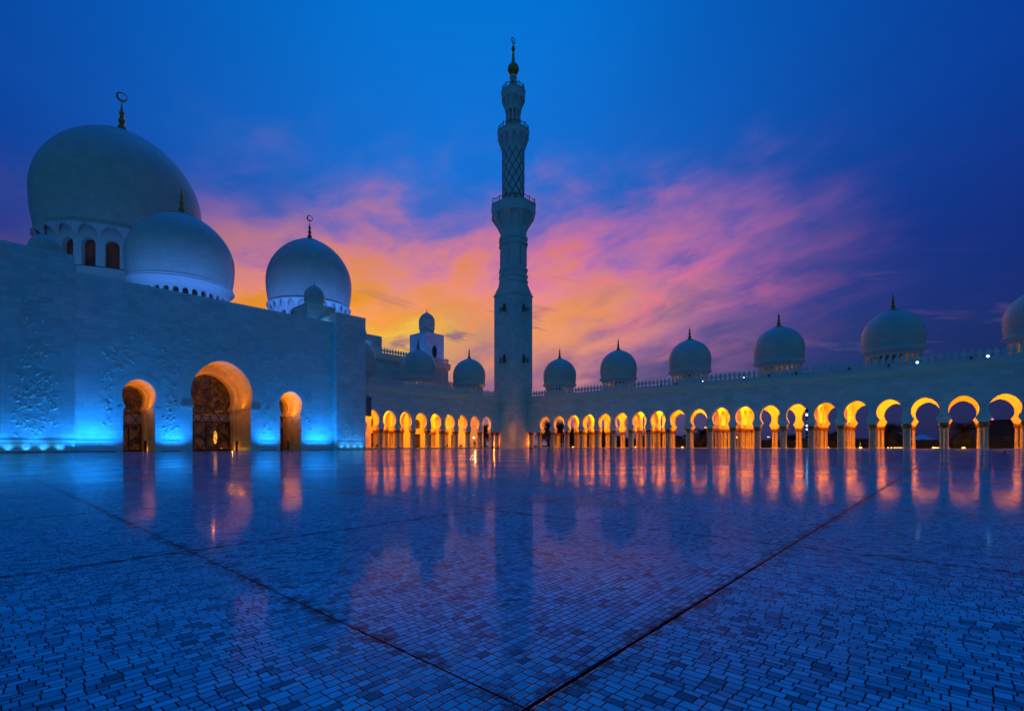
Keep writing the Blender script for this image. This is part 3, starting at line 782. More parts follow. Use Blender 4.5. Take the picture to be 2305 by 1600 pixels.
# inner portals, doors
def door_set(uc, prof, inn, w_, big):
    """inn: inner profile; w_: depth of inner frame front"""
    mb = MB(); wide = prof[0][0] + .6
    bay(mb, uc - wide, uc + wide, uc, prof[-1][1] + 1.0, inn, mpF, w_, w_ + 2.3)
    mb.build('inner_arch', M_portal_glow, hall)
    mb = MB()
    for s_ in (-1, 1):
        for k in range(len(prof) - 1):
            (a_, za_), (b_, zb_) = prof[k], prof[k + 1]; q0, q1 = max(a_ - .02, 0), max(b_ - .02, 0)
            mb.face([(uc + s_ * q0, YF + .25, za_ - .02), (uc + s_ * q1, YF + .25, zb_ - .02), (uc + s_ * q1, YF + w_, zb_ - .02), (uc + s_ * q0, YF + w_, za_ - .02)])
    mb.build('portal_glow_shell', M_portal_glow, hall)  # added shell, coloured to carry the lamp glow of the reveal
    hwi, zp = inn[0][0], 6.3 if big else 5.7
    gl = MB(); yd = YF + w_ + 2.0
    out = archpoly([(p[0] + .1, p[1] + (.1 if p[1] > zp else 0)) for p in inn], uc)
    gl.face([(p[0], yd, p[1]) for p in out]); gl.face([(p[0], yd + .06, p[1]) for p in out])
    dr = gl.build('door', M_glass, hall)
    # frosted transom band
    tb = MB(); zb, zt_ = (5.0, 6.55) if big else (4.1, 5.9)
    tb.box(uc - hwi, uc + hwi, yd - .05, yd - .02, zb, zt_); tb.build('transom_panel', M_frost, dr)
    fr = MB(); yy = yd - .09
    def seg(pts, r=.07): fr.tube([(uc + p[0], yy, p[1]) for p in pts], r, 5)
    def arc(cx, cz, r_, a0, a1, th=.07, n_=14):
        seg([(cx + r_ * math.cos(a0 + (a1 - a0) * k / n_), cz + r_ * math.sin(a0 + (a1 - a0) * k / n_)) for k in range(n_ + 1)], th)
    seg([(-hwi, zb), (hwi, zb)], .10); seg([(-hwi, zt_), (hwi, zt_)], .08)
    nv = 4 if big else 2
    for k in range(1, nv): x_ = -hwi + 2 * hwi * k / nv; seg([(x_, 0), (x_, zb)], .09 if k != nv / 2 else .13)
    seg([(-hwi + .06, 0), (-hwi + .06, zb)], .12); seg([(hwi - .06, 0), (hwi - .06, zb)], .12)
    seg([(-hwi, .2), (hwi, .2)], .2)
    # interlaced curves in the transom
    nw = 3 if big else 1
    for ph in (0, PI):
        seg([(-hwi + 2 * hwi * k / 40, (zb + zt_) / 2 + (zt_ - zb) * .46 * math.cos(2 * PI * nw * k / 40 + ph)) for k in range(41)], .06)
    # flowing stems in the leaves of the door
    rnd = random.Random(int(uc * 10))
    for k in range(nv):
        xm = -hwi + 2 * hwi * (k + .5) / nv; wv = 2 * hwi / nv * .42
        for ph in (0, PI):
            seg([(xm + wv * math.sin(PI * j / 12 + ph), .4 + (zb - .5) * j / 24) for j in range(25)], .055)
    # star in the head
    zc_ = 9.0 if big else 8.0; ro = 1.5 if big else .75
    rm = (hwi * .98) if big else hwi * .98
    nst = 8
    for k in range(nst):
        a_ = 2 * PI * k / nst + PI / 8
        seg([(ro * math.cos(a_), zc_ + ro * math.sin(a_)), (rm * 1.0 * math.cos(a_ + .18), zc_ + min(rm * 1.0 * math.sin(a_ + .18), 99))], .06)
        seg([(ro * math.cos(a_), zc_ + ro * math.sin(a_)), (rm * 1.0 * math.cos(a_ - .18), zc_ + rm * 1.0 * math.sin(a_ - .18))], .06)
        seg([(ro * math.cos(a_), zc_ + ro * math.sin(a_)), (ro * 1.35 * math.cos(a_ + PI / 8), zc_ + ro * 1.35 * math.sin(a_ + PI / 8)), (ro * math.cos(a_ + PI / 4), zc_ + ro * math.sin(a_ + PI / 4))], .07)
        b_ = a_ + PI * 3 / 4
        seg([(ro * math.cos(a_), zc_ + ro * math.sin(a_)), (ro * math.cos(b_), zc_ + ro * math.sin(b_))], .05)
    arc(0, zc_, ro * .45, 0, 2 * PI, .06); arc(0, zc_, rm * .80, 0, 2 * PI, .06, 32)
    if big:
        for k in range(3):
            z_ = 10.3 + k * 1.0
            arc(0, z_ - 1.2, 2.2, PI * .2, PI * .8, .05)
    fr.build('tracery', M_bronze, dr)
    return dr, yd
inC = keyhole(3.95, 8.9, 13.1, 3.5, 7.1, 3.85, 6.4, -.1, 14, 6, 1.1)
inS = keyhole(1.72, 8.2, 10.0, 1.3, 6.45, 1.62, 5.9, -.1, 12, 6, 1.1)
dC, ydC = door_set(XC, PC, inC, 6.2, True)
door_set(XC - 11.2, PS_, inS, 4.9, False)
door_set(XC + 11.2, PS_, inS, 4.9, False)
# one lit pane in the main door (a bright room beyond)
mb = MB(); out = []
for k in range(24):
    t = 2 * PI * k / 24; out.append((.30 * math.cos(t), 2.35 + 1.15 * math.sin(t)))
xw = at(484.5, y=ydC)[0]
mb.face([(xw + p[0], ydC - .03, p[1]) for p in out]); mb.build('lit_pane', E_win, dC)
# warm lamps of the portals
for s_ in (-1, 1):
    light('AREA', 'portal_lamp', (XC + s_ * 3.95, YF + 3.3, 7.25), (1, .31, .0), 290, hall, shape='RECTANGLE', size=.4, size_y=5.0, aim=(XC + s_ * 1.2, YF + 3.3, 13))
    light('AREA', 'portal_lamp', (XC - 11.2 + s_ * 1.45, YF + 2.5, 6.6), (1, .31, .0), 120, hall, shape='RECTANGLE', size=.25, size_y=4.0, aim=(XC - 11.2, YF + 2.5, 11))
    light('AREA', 'portal_lamp', (XC + 11.2 + s_ * 1.45, YF + 2.5, 6.6), (1, .33, .0), 200, hall, shape='RECTANGLE', size=.25, size_y=4.0, aim=(XC + 11.2, YF + 2.5, 11))
light('POINT', 'portal_lamp', (XC + 3.4, YF + 5.6, .35), (1, .42, .06), 24, hall, shadow_soft_size=.05)
light('POINT', 'portal_lamp', (XC - 11.2 + 1.5, YF + 4.4, .3), (1, .42, .06), 12, hall, shadow_soft_size=.05)
light('POINT', 'portal_lamp', (XC - 1.0, YF + 1.6, 7.6 + 5.4), (1, .31, .0), 60, hall, shadow_soft_size=.1)

# ------------------------------------------------------------------ floral relief: many small raised leaves and stems
def relief(regions, y_, seed, name='floral_relief'):
    rnd = random.Random(seed); mb = MB()
    def hole(x, z):                             # keep clear of the arches and their bands
        return y_ == YF and ((abs(x - XC) < 6.3 and z < 15.9) and (z < 7 or math.hypot(x - XC, (z - 9.1) * .95) < 6.4) or any(abs(x - XC - q) < 2.9 and z < 11.6 for q in (-11.2, 11.2)))
    def leaf(x, z, L, wd, a, h):
        if hole(x, z): return
        ca_, sa_ = math.cos(a), math.sin(a)
        rim = [(-.5, 0), (-.22, .42), (.18, .46), (.5, .05), (.2, -.44), (-.2, -.40)]
        P_ = [(x + (p * L * ca_ - q * wd * sa_), y_ + .004, z + (p * L * sa_ + q * wd * ca_)) for p, q in rim]
        a0 = (x - .12 * L * ca_, y_ - h, z - .12 * L * sa_); a1 = (x + .2 * L * ca_, y_ - h * .8, z + .2 * L * sa_)
        for tri in ((P_[0], P_[1], a0), (P_[1], P_[2], a1, a0), (P_[2], P_[3], a1), (P_[3], P_[4], a1), (P_[4], P_[5], a0, a1), (P_[5], P_[0], a0)):
            mb.face(list(tri))
    for (x0, x1, z0, z1, dens, sl) in regions:
        A = (x1 - x0) * (z1 - z0); nst = max(3, int(A * dens * .34))
        for k in range(nst):                    # wandering stems with leaves alternating
            x = rnd.uniform(x0, x1); z = rnd.uniform(z0, z0 + (z1 - z0) * .8); a = rnd.uniform(.3, 2.8)
            if hole(x, z): continue
            pts = []
            for j in range(14):
                pts.append((x, y_ - .01, z)); a += rnd.uniform(-.5, .5) + (.25 if a < .4 else -.25 if a > 2.8 else 0)
                x += .26 * math.cos(a); z += .30 * math.sin(a) * .8
                if x < x0 or x > x1 or z > z1 or hole(x, z): break
                fall = 1.0 - sl * (z - z0) / (z1 - z0)
                if rnd.random() < .92:
                    leaf(x + rnd.uniform(-.2, .2), z + rnd.uniform(-.15, .15), rnd.uniform(.22, .5), rnd.uniform(.14, .3), a + rnd.choice((-1, 1)) * rnd.uniform(.5, 1.2), rnd.uniform(.05, .11) * max(fall, .45))
            if len(pts) > 3: mb.tube(pts, .028, 4)
        for k in range(int(A * dens * .75)):    # a few large blossoms and leaves
            x = rnd.uniform(x0 + .2, x1 - .2); z = rnd.uniform(z0, z1)
            if rnd.random() < (z - z0) / (z1 - z0) * sl: continue
            leaf(x, z, rnd.uniform(.3, .8), rnd.uniform(.22, .55), rnd.uniform(0, 2 * PI), rnd.uniform(.09, .18))
    return mb.build(name, M_marble, hall, recalc=False)
relief([(3.7, 8.2, 1.95, 9.5, 2.4, .3), (4.0, 7.8, 9.5, 14.5, 1.4, .5), (4.6, 7.2, 14.5, 20.5, .8, .5)], YP, 3)
relief([(49.0, 52.7, 1.95, 8.5, 2.4, .3), (49.3, 52.3, 8.5, 15.0, 1.2, .5), (49.8, 51.8, 15, 20, .7, .5)], YP, 4)
relief([(12.7, 14.0, 3.6, 11.5, 2.4, .2), (12.9, 16.5, 11.3, 15.5, 1.4, .3), (19.9, 22.0, 2.3, 9.8, 2.4, .3), (19.6, 22.4, 9.8, 15.5, 1.6, .3),
        (34.4, 36.8, 2.3, 9.8, 2.4, .3), (34.2, 37.0, 9.8, 15.5, 1.6, .3), (42.0, 43.4, 3.6, 11.5, 2.4, .2), (40.0, 43.5, 11.3, 15.5, 1.4, .3),
        (15.5, 41.0, 15.6, 19.8, 1.15, .3), (12.5, 44.0, 11.4, 15.5, .35, .3)], YF, 5)

# ------------------------------------------------------------------ large domes on the hall
def big_dome(x, y, Rr, zc, zt, zring, rring, zdrum0, nwin, winw, winz, capr, finh, finr, cres, scallop, label=None, dpt=1.2):
    mb = MB(); mb.lathe(dome_prof(Rr, zc, zt, zring, rring, n1=12, n2=32, pt=dpt), 96, (x, y))
    d_ = mb.build('dome', M_dome, hall, True, loc=(x, y, 0)); 
    if label: d_['label'] = label
    rd = rring * .945; th = winw * .45
    mb = MB(); z0, z1 = winz
    mb.lathe([(rd + .25, zdrum0), (rd + .25, z0 - .5), (rd + .1, z0 - .3), (rd, z0 - .25), (rd - th, z0)], nwin * 3, (x, y))
    ring_bays(mb, (x, y), nwin, lambda z: rd, zring, roundarch(winw / 2, z1 - winw * .5, z0 - .02, 8, 1.05), th)
    mb.build('drum', M_marble, d_)
    mb = MB(); mb.lathe([(rd - th, z0), (rd - th, z1 + .3)], nwin * 3, (x, y)); mb.build('window_band', M_glow2, d_)
    mb = MB(); zs0, zs1 = z1 + winw * .1, zring
    if scallop:
        rf = lambda z: rd + .25 + (rring + .55 - rd) * min(max((z - zs0) / max(zs1 - .5 - zs0, .1), 0), 1) ** 1.5
        sw_ = 2 * PI * rd / nwin
        ring_bays(mb, (x, y), nwin, rf, zs1 - .35, [(sw_ * .47, zs0), (sw_ * .44, zs0 + (zs1 - zs0) * .25), (sw_ * .33, zs0 + (zs1 - zs0) * .55), (sw_ * .16, zs0 + (zs1 - zs0) * .74), (0, zs0 + (zs1 - zs0) * .82)], .5)
        mb.lathe([(rring + .5, zs1 - .38), (rring + .62, zs1 - .25), (rring + .5, zs1 - .1), (rring + .1, zs1), (rring - .3, zs1 + .1)], 96, (x, y))
    else:
        mb.lathe([(rd, z1 + winw * .55), (rd + .3, zs1 - 1.1), (rring + .35, zs1 - .8), (rring + .5, zs1 - .6), (rring + .35, zs1 - .45), (rring + .2, zs1 - .3), (rring + .3, zs1 - .12), (rring + .1, zs1), (rring - .3, zs1 + .05)], 96, (x, y))
    mb.build('cornice', M_marble, d_, smooth=not scallop)
    zcap = zc + (zt - zc) * math.sqrt(max(1 - (capr / Rr) ** (2 / dpt), 0))
    mb = MB(); mb.lathe([(capr, zcap - .02), (capr + .06, zcap + .12), (capr * .93, zcap + .22), (capr * .5, zt + .22), (finr * 1.2, zt + .55)], 48, (x, y)); mb.build('gold_cap', M_gold, d_, True)
    mb = MB(); mb.lathe(finial_prof(zt + .4, finh, finr), 20, (x, y))
    if cres: crescent(mb, x, y, zt + .4 + finh + cres * .9, cres, .16, TH + R(38))
    mb.build('finial', M_gold, d_, smooth=False)
    return d_
m, n, b = pbr('hall_window_glow'); M_glow2 = m
g = n.node('ShaderNodeNewGeometry'); x, y, z = n.xyz(g.outputs['Position'])
t = n.noise(g.outputs['Position'], 0.3, 3, 0.5)
n.put(b.inputs['Emission Color'], n.ramp(t, [(0.40, (0.02, 0.01, 0.006)), (0.75, (0.22, 0.07, 0.02))])); b.inputs['Emission Strength'].default_value = 0.10
b.inputs['Base Color'].default_value = (0.03, 0.018, 0.014, 1); b.inputs['Roughness'].default_value = .3
big_dome(25.8, 147, 16.9, 58.5, 76.6, 48.6, 15.7, 30.9, 22, 2.6, (39.6, 45.4), 3.2, 7.6, .95, 1.15, True, 'largest dome, dark above with a scalloped cornice and tall arched windows')
big_dome(28.1, 107, 9.05, 35.6, 44.9, 31.2, 8.55, 23.3, 34, .95, (27.0, 29.0), 2.6, 4.9, .55, 0, False, 'nearer dome just behind the facade, glowing blue at its foot')
big_dome(74, 147, 12.7, 51.3, 65.4, 44.2, 11.8, 35.9, 24, 1.7, (37.2, 40.8), 3.0, 5.6, .7, .95, True, 'right-hand large dome behind the small turret')
def turret(parent, x, y, hb, z0, z1, Rr, zd0, zt, fin, mat=M_wall, win=None):
    mb = MB(); mb.box(x - hb, x + hb, y - hb, y + hb, z0, z1); mb.box(x - hb - .1, x + hb + .1, y - hb - .1, y + hb + .1, z1, z1 + .2)
    tw = mb.build('turret', mat, parent, loc=(x, y, z0))
    mb = MB(); mb.lathe([(Rr * .93, z1 + .2), (Rr * .93, zd0 - .25), (Rr * 1.03, zd0 - .2), (Rr * 1.03, zd0 - .05), (Rr * .96, zd0)], 32, (x, y)); mb.build('drum', M_marble, tw, True)
    mb = MB(); mb.lathe(dome_prof(Rr, zd0 + Rr * .35, zt, zd0, Rr * .95), 40, (x, y)); mb.build('dome', M_dome, tw, True)
    mb = MB(); mb.lathe([(Rr * .26, zt - .06), (Rr * .26, zt + .02)] + finial_prof(zt + .03, fin, .16), 12, (x, y)); mb.build('finial', M_gold, tw)
    return tw
turret(hall, 48.8, 95, 3.0, 23.4, 28.8, 2.0, 30.6, 33.5, 1.0)
turret(hall, 7.7, 95, 3.0, 23.0, 26.6, 1.95, 28.4, 31.2, 1.0)
# far side hall with its own parapet, and the wall behind the left arcade
side = thing('side_hall', (82, 106, 0), 'tall plain wall with a merlon parapet rising behind the left arcade', 'building')
mb = MB(); mb.box(62, 95.5, 106, 133.5, -.5, 23.0); mb.build('wall', M_wall, side)
mb = MB(); mb.box(62, 96, 105.5, 106.6, 23.0, 24.3); mb.box(62, 96, 105.75, 106.4, 22.5, 23.0); mb.build('cornice', M_marble, side)
merlon_row(side, (66.5, 105.8), (1, 0), 34, 24.3)
arcade_like = inst('dome', KD['shell'], side, (93.5, 115.5, 9.6))
arcade_like.scale = (.72, .72, .72)
for k in ('cornice', 'gold_cap', 'finial'):
    q = inst(k, KD[k], arcade_like, (93.5, 115.5, 9.6))
turret(side, 67.6, 108.6, 2.4, 23.0, 26.9, 2.0, 28.2, 31.2, .9)
rear = thing('rear_wall', (80, 102.3, 0), 'lower crenellated wall glimpsed between the domes of the left arcade', 'wall')
mb = MB(); mb.box(54, 106, 102.0, 102.8, -.3, 16.6); mb.box(54, 106, 101.7, 103.0, 16.6, 17.25); mb.build('wall', M_wall, rear)
merlon_row(rear, (56.5, 101.95), (1, 0), 56, 17.25)
# square blue-lit tower
tow = thing('square_tower', (99.7, 120.7, 0), 'square blue-lit tower with a small dome, left of the minaret', 'tower')
def tower_faces(mb, x0, y0, s_, z1, prof, zlo):
    bay(mb, x0, x0 + s_, x0 + s_ / 2, z1, prof, lambda u_, w_, z_: (u_, y0 + w_, z_), 0, .7)
    bay(mb, y0, y0 + s_, y0 + s_ / 2, z1, prof, lambda u_, w_, z_: (x0 + w_, u_, z_), 0, .7)
    mb.box(x0 + .7, x0 + s_, y0 + .7, y0 + s_, -.5, z1 - .02); mb.box(x0, x0 + s_, y0, y0 + s_, -.5, zlo)
    mb.box(x0, x0 + s_, y0 + .001, y0 + s_ - .001, z1, z1 + .25)
mb = MB(); tower_faces(mb, 95.9, 116.9, 7.6, 35.4, keyhole(1.0, 30.2, 32.0, .72, 28.6, .85, 28.0, 20.0), 20.0); mb.build('shaft', M_wall, tow)
mb = MB(); 
mb.box(96.5, 102.9, 117.35, 117.55, 20, 33); mb.box(96.35, 96.55, 117.5, 123.9, 20, 33); mb.build('window', M_void, tow)
mb = MB(); mb.lathe([(2.3, 35.4), (2.3, 37.6), (2.55, 37.7), (2.55, 38.0), (2.35, 38.05)], 40, (99.7, 120.7)); mb.build('drum', M_marble, tow, True)
mb = MB(); mb.lathe(dome_prof(2.55, 39.6, 42.6, 38.0, 2.4), 40, (99.7, 120.7)); dd = mb.build('dome', M_dome, tow, True)
mb = MB(); mb.lathe([(.7, 42.45), (.7, 42.6)] + finial_prof(42.6, 1.7, .2), 14, (99.7, 120.7)); mb.build('finial', M_gold, dd)

# ================================================================== minaret
MX, MY = 101.7, 86.65
mina = thing('minaret', (MX, MY, 0), 'tall slender minaret of stacked square, octagonal and round stages with a gold finial', 'minaret')
x0, x1, y0, y1 = 98.05, 105.35, 83.0, 90.3
mb = MB(); mb.box(x0, x1, y0, y1, -.3, 41.0); mb.box(x0 - .1, x1 + .1, y0 - .1, y1 + .1, -.3, 1.9); mb.build('square_base', M_wall, mina)
def octa(mb, prof, c=(MX, MY), rot=PI / 8): mb.lathe([(r_ / math.cos(PI / 8), z_) for r_, z_ in prof], 8, c, rot)
mb = MB()                                   # sloping shoulders square -> octagon
mb.box(x0 - .18, x1 + .18, y0 - .18, y1 + .18, 41.0, 41.35)
hs = 3.68; oc = [(MX + 3.55 / math.cos(PI / 8) * math.cos(PI / 8 + k * PI / 4), MY + 3.55 / math.cos(PI / 8) * math.sin(PI / 8 + k * PI / 4), 44.4) for k in range(8)]
cn = [(MX + hs, MY + hs, 41.35), (MX - hs, MY + hs, 41.35), (MX - hs, MY - hs, 41.35), (MX + hs, MY - hs, 41.35)]
for k in range(4):
    a_, b_ = oc[2 * k], oc[2 * k + 1]; mb.face([cn[k], a_, b_])
    mb.face([cn[k], b_, oc[(2 * k + 2) % 8], cn[(k + 1) % 4]])
mb.build('shoulder', M_marble, mina)
mb = MB()
octa(mb, [(3.55, 44.4), (3.85, 44.5), (3.85, 44.9), (3.5, 45.0), (3.5, 45.9), (3.85, 46.0), (3.85, 46.35), (3.45, 46.45), (3.45, 47.6), (3.8, 47.7), (3.8, 48.1), (3.4, 48.2), (3.4, 54.5), (3.8, 54.6), (3.8, 55.0), (3.5, 55.1), (3.5, 56.0), (3.8, 56.1), (3.8, 56.5), (3.42, 56.6), (3.42, 58.6)])
mb.build('octagonal_shaft', M_wall, mina)
for k in range(8):                          # blind niches
    a_ = k * PI / 4; ca_, sa_ = math.cos(a_), math.sin(a_)
    mb = MB(); rr_ = 3.4
    P3 = lambda u_, w_, z_: (MX + ca_ * (rr_ + w_) - sa_ * u_, MY + sa_ * (rr_ + w_) + ca_ * u_, z_)
    pr = roundarch(.42, 52.4, 48.9, 6)
    bay(mb, -1.1, 1.1, 0, 54.0, pr, lambda u_, w_, z_: P3(u_, w_, z_), .14, .0)
    mb.build('niche', M_marble, mina)
# flaring gallery with pointed arches
def gallery(z0, z1, r0, r1, ztop, nn, octg, arch_h):
    mb = MB()
    rf = lambda z: r0 + (r1 - r0) * min(max((z - z0) / (z1 - z0), 0), 1) ** 1.25
    core = [(r0 - .05, z0 - .5), (r0 - .05, z0 + (z1 - z0) * .3), (r1 * .86, z1 - .2), (r1 * .86, ztop - .3)]
    if octg: octa(mb, core)
    else: mb.lathe(core, 48, (MX, MY))
    sw_ = 2 * PI * r0 / nn
    for k in range(nn):
        t0 = 2 * PI * k / nn + (PI / 8 if octg else 0)
        if octg:
            hu = math.tan(PI / 8); tc0 = t0 + PI / 8
            def mp(u_, w_, z_, tc0=tc0):
                r_ = (rf(z_) if z_ < z1 else r1) - w_; uu_ = u_ * r_ * hu
                return (MX + math.cos(tc0) * r_ - math.sin(tc0) * uu_, MY + math.sin(tc0) * r_ + math.cos(tc0) * uu_, z_)
            pr = [(.78, z0), (.72, z0 + arch_h * .35), (.62, z0 + arch_h * .62), (.40, z0 + arch_h * .85), (.18, z0 + arch_h * .96), (0, z0 + arch_h)]
            bay(mb, -1, 1, 0, z1, pr, mp, 0, .55)
        else:
            def mp(u_, w_, z_, t0=t0):
                r_ = (rf(z_) if z_ < z1 else r1) - w_; t = t0 + u_
                return (MX + r_ * math.cos(t), MY + r_ * math.sin(t), z_)
            h_ = PI / nn
            pr = [(h_ * .8, z0), (h_ * .74, z0 + arch_h * .35), (h_ * .6, z0 + arch_h * .64), (h_ * .38, z0 + arch_h * .86), (0, z0 + arch_h)]
            bay(mb, 0, 2 * h_, h_, z1, pr, mp, 0, .5)
    cap_ = [(r1, z1 - .01), (r1 + .02, ztop - .25), (r1 + .15, ztop - .2), (r1 + .15, ztop), (0.01, ztop + .01)]
    if octg: octa(mb, cap_)
    else: mb.lathe(cap_, 48, (MX, MY))
    return mb.build('gallery', M_marble, mina)
def railing(parent, r_, z_, h_, nn, octg, mat=M_bronze):
    mb = MB(); N = 8 if octg else 32
    rc = r_ / math.cos(PI / 8) if octg else r_; off = PI / 8 if octg else 0
    pts = [(MX + rc * math.cos(off + 2 * PI * k / N), MY + rc * math.sin(off + 2 * PI * k / N)) for k in range(N + 1)]
    for zz_ in (z_ + .12, z_ + h_): mb.tube([(p[0], p[1], zz_) for p in pts], .07, 5)
    def on(t):
        f = t * N; k = int(f) % N; fr = f - int(f); a_, b_ = pts[k], pts[k + 1]
        return a_[0] + (b_[0] - a_[0]) * fr, a_[1] + (b_[1] - a_[1]) * fr
    for k in range(nn):
        p = on(k / nn); post = k % 3 == 0
        mb.tube([(p[0], p[1], z_), (p[0], p[1], z_ + h_ + (.45 if post else 0))], .11 if post else .03, 5)
        if not post:
            for s_ in (.35, .7):
                q = on((k + .5) / nn); mb.tube([(p[0], p[1], z_ + h_ * s_), ((p[0] + q[0]) / 2, (p[1] + q[1]) / 2, z_ + h_ * (s_ + .22)), (q[0], q[1], z_ + h_ * s_)], .045, 4)
    return mb.build('railing', mat, parent)
g1 = gallery(58.6, 62.6, 3.5, 5.75, 65.1, 8, True, 4.9); railing(g1, 5.55, 65.1, 1.15, 48, True)
# round stage with raised diamond lattice
mb = MB(); mb.lathe([(2.95, 65.1), (2.95, 80.2)], 64, (MX, MY)); lsh = mb.build('lattice_shaft', M_marble, mina, True)
mb = MB()
for s_ in (-1, 1):
    for k in range(10):
        t0 = 2 * PI * k / 10
        mb.tube([(MX + 2.95 * math.cos(t0 + s_ * j * .115), MY + 2.95 * math.sin(t0 + s_ * j * .115), 65.2 + j * .60) for j in range(26)], .11, 5)
mb.build('lattice', mat_plain('groove_shade_grey', (.16, .15, .14), .5), lsh)  # dark grey paints the shade of the carved grooves
g2 = gallery(79.9, 83.6, 3.0, 4.2, 85.3, 12, False, 3.6); railing(g2, 4.1, 85.3, 1.0, 36, False)
mb = MB(); mb.lathe([(2.1, 85.3), (2.1, 85.9), (1.0, 86.0), (1.0, 91.8), (2.0, 92.0)], 32, (MX, MY)); lan = mb.build('lantern', M_marble, mina)
mb = MB(); mb.lathe([(.30, 85.9), (.34, 86.0), (.27, 86.2), (.25, 91.0), (.33, 91.4), (.36, 91.9)], 12)
me_lc = mb.mesh('column', M_marble, smooth=True)
for k in range(10):
    t = 2 * PI * k / 10; inst('column', me_lc, lan, (MX + 1.8 * math.cos(t), MY + 1.8 * math.sin(t), 0))
g3 = gallery(91.4, 93.9, 2.2, 3.15, 96.3, 10, False, 3.4); railing(g3, 3.0, 96.3, 1.0, 30, False)
mb = MB(); mb.lathe([(.85, 96.3), (.8, 97.6), (.7, 97.9), (.82, 98.2), (1.06, 98.8), (.85, 99.35), (.66, 99.6), (.86, 99.9), (1.05, 100.3), (.86, 100.7), (.72, 100.9), (.8, 101.1)], 24, (MX, MY)); mb.build('neck', M_marble, mina, True)
mb = MB(); mb.lathe([(.75, 101.0), (1.0, 101.3), (1.4, 101.9), (1.55, 102.6), (1.4, 103.3), (1.0, 103.9), (.6, 104.4), (.4, 105.0), (.34, 106.6), (.22, 107.0), (.2, 107.3), (.42, 107.7), (.5, 108.1), (.4, 108.6), (.16, 109.1), (.08, 109.5), (.05, 109.8)], 28, (MX, MY))
crescent(mb, MX, MY, 110.4, .80, .16, TH + R(48)); mb.build('finial', M_gold, mina, False)
# window balconies on the square stage
def balcony(face, u, zf, zr):
    """face 'x' or 'y'; u along face; zf balcony floor; arched doorway behind"""
    mpb = (lambda a_, w_, z_: (u + a_, y0 - w_, z_)) if face == 'y' else (lambda a_, w_, z_: (x0 - w_, u + a_, z_))
    def bx(mb_, a0, a1, w0, w1, z0, z1):
        p, q = mpb(a0, w0, 0), mpb(a1, w1, 0); mb_.box(min(p[0], q[0]), max(p[0], q[0]), min(p[1], q[1]), max(p[1], q[1]), z0, z1)
    mb = MB(); bx(mb, -.95, .95, 0.0, 1.0, zf, zf + .18)
    # corbel under the slab
    ring = []
    for z_, h_, w_ in ((zf, .85, .9), (zf - .5, .8, .75), (zf - 1.2, .55, .45), (zf - 1.9, .25, .2), (zf - 2.3, .05, .03)):
        ring.append([mpb(-h_, 0, z_), mpb(-h_ * .7, w_, z_), mpb(h_ * .7, w_, z_), mpb(h_, 0, z_)])
    for k in range(4):
        for j in range(3): mb.face([ring[k][j], ring[k][j + 1], ring[k + 1][j + 1], ring[k + 1][j]])
    o = mb.build('balcony', M_marble, mina)
    mb = MB()
    for zz_ in (zf + .25, zf + 1.45): mb.tube([mpb(-.88, .05, zz_), mpb(-.88, .92, zz_), mpb(.88, .92, zz_), mpb(.88, .05, zz_)], .05, 5)
    for q in (-.88, -.44, 0, .44, .88): mb.tube([mpb(q, .92, zf + .1), mpb(q, .92, zf + 1.45 + (.25 if abs(q) > .8 else 0))], .05 if abs(q) > .8 else .035, 5)
    for q in (-.66, -.22, .22, .66):
        mb.tube([mpb(q, .92, zf + .2), mpb(q, .92, zf + 1.4)], .03, 4); mb.tube([mpb(q - .18, .92, zf + .8), mpb(q, .92, zf + 1.2), mpb(q + .18, .92, zf + .8), mpb(q, .92, zf + .45), mpb(q - .18, .92, zf + .8)], .03, 4)
    for q in (.2, .55): 
        for s_ in (-.88, .88): mb.tube([mpb(s_, q, zf + .1), mpb(s_, q, zf + 1.45)], .03, 4)
    mb.build('railing', M_iron, o)
    mb = MB(); pr = roundarch(.42, zf + 2.1, zf + .18, 7)
    pl = archpoly(pr, 0); mb.face([mpb(p[0], .012, p[1]) for p in pl]); mb.build('doorway', M_void, o)
    mb = MB(); bay(mb, -.62, .62, 0, zf + 2.95, pr, mpb, .0, .08); mb.build('door_frame', M_marble, o)
for zf in (36.0, 22.5):
    balcony('y', 101.7, zf, 0); balcony('x', 86.65, zf, 0)

# ================================================================== lamps: blue wash on the facade
def uplight_mesh():
    mb = MB(); mb.lathe([(.16, 0), (.17, .03), (.14, .045), (.12, .035)], 20); return mb.mesh('ground_uplight', M_black)
ME_up = uplight_mesh()
mbx = MB(); mbx.lathe([(.001, .036), (.12, .037), (.11, .042), (.001, .043)], 20); ME_len = mbx.mesh('lens', E_cool)
BLUE = (0.004, 0.20, 1.0)
def uplight(x, yw, near, power, lab):
    off = .42 if near else 1.9
    yy_ = yw - off; z_ = fz(x, yy_)
    o = bpy.data.objects.new('ground_uplight', ME_up); COL.objects.link(o); o.location = (x, yy_, z_); WL[o.name] = Vector((x, yy_, z_))
    tag(o, lab, 'uplight', 'round uplights sunk in the floor along the hall facade')
    l_ = inst('lens', ME_len, o, (x, yy_, z_))
    light('SPOT', 'lamp', (x, yy_, z_ + .08), BLUE if not near else (.02, .36, 1.0), power, o, spot_size=R(112 if near else 120), spot_blend=1.0, shadow_soft_size=.05,
          aim=(x, yw - (.12 if near else .1), z_ + (3 if near else 9.0)))
    return o
UPX = [10.4 + 1.55 * k for k in range(3)] + [20.5, 21.9] + [34.7, 36.1] + [43.0, 44.5, 46.0]
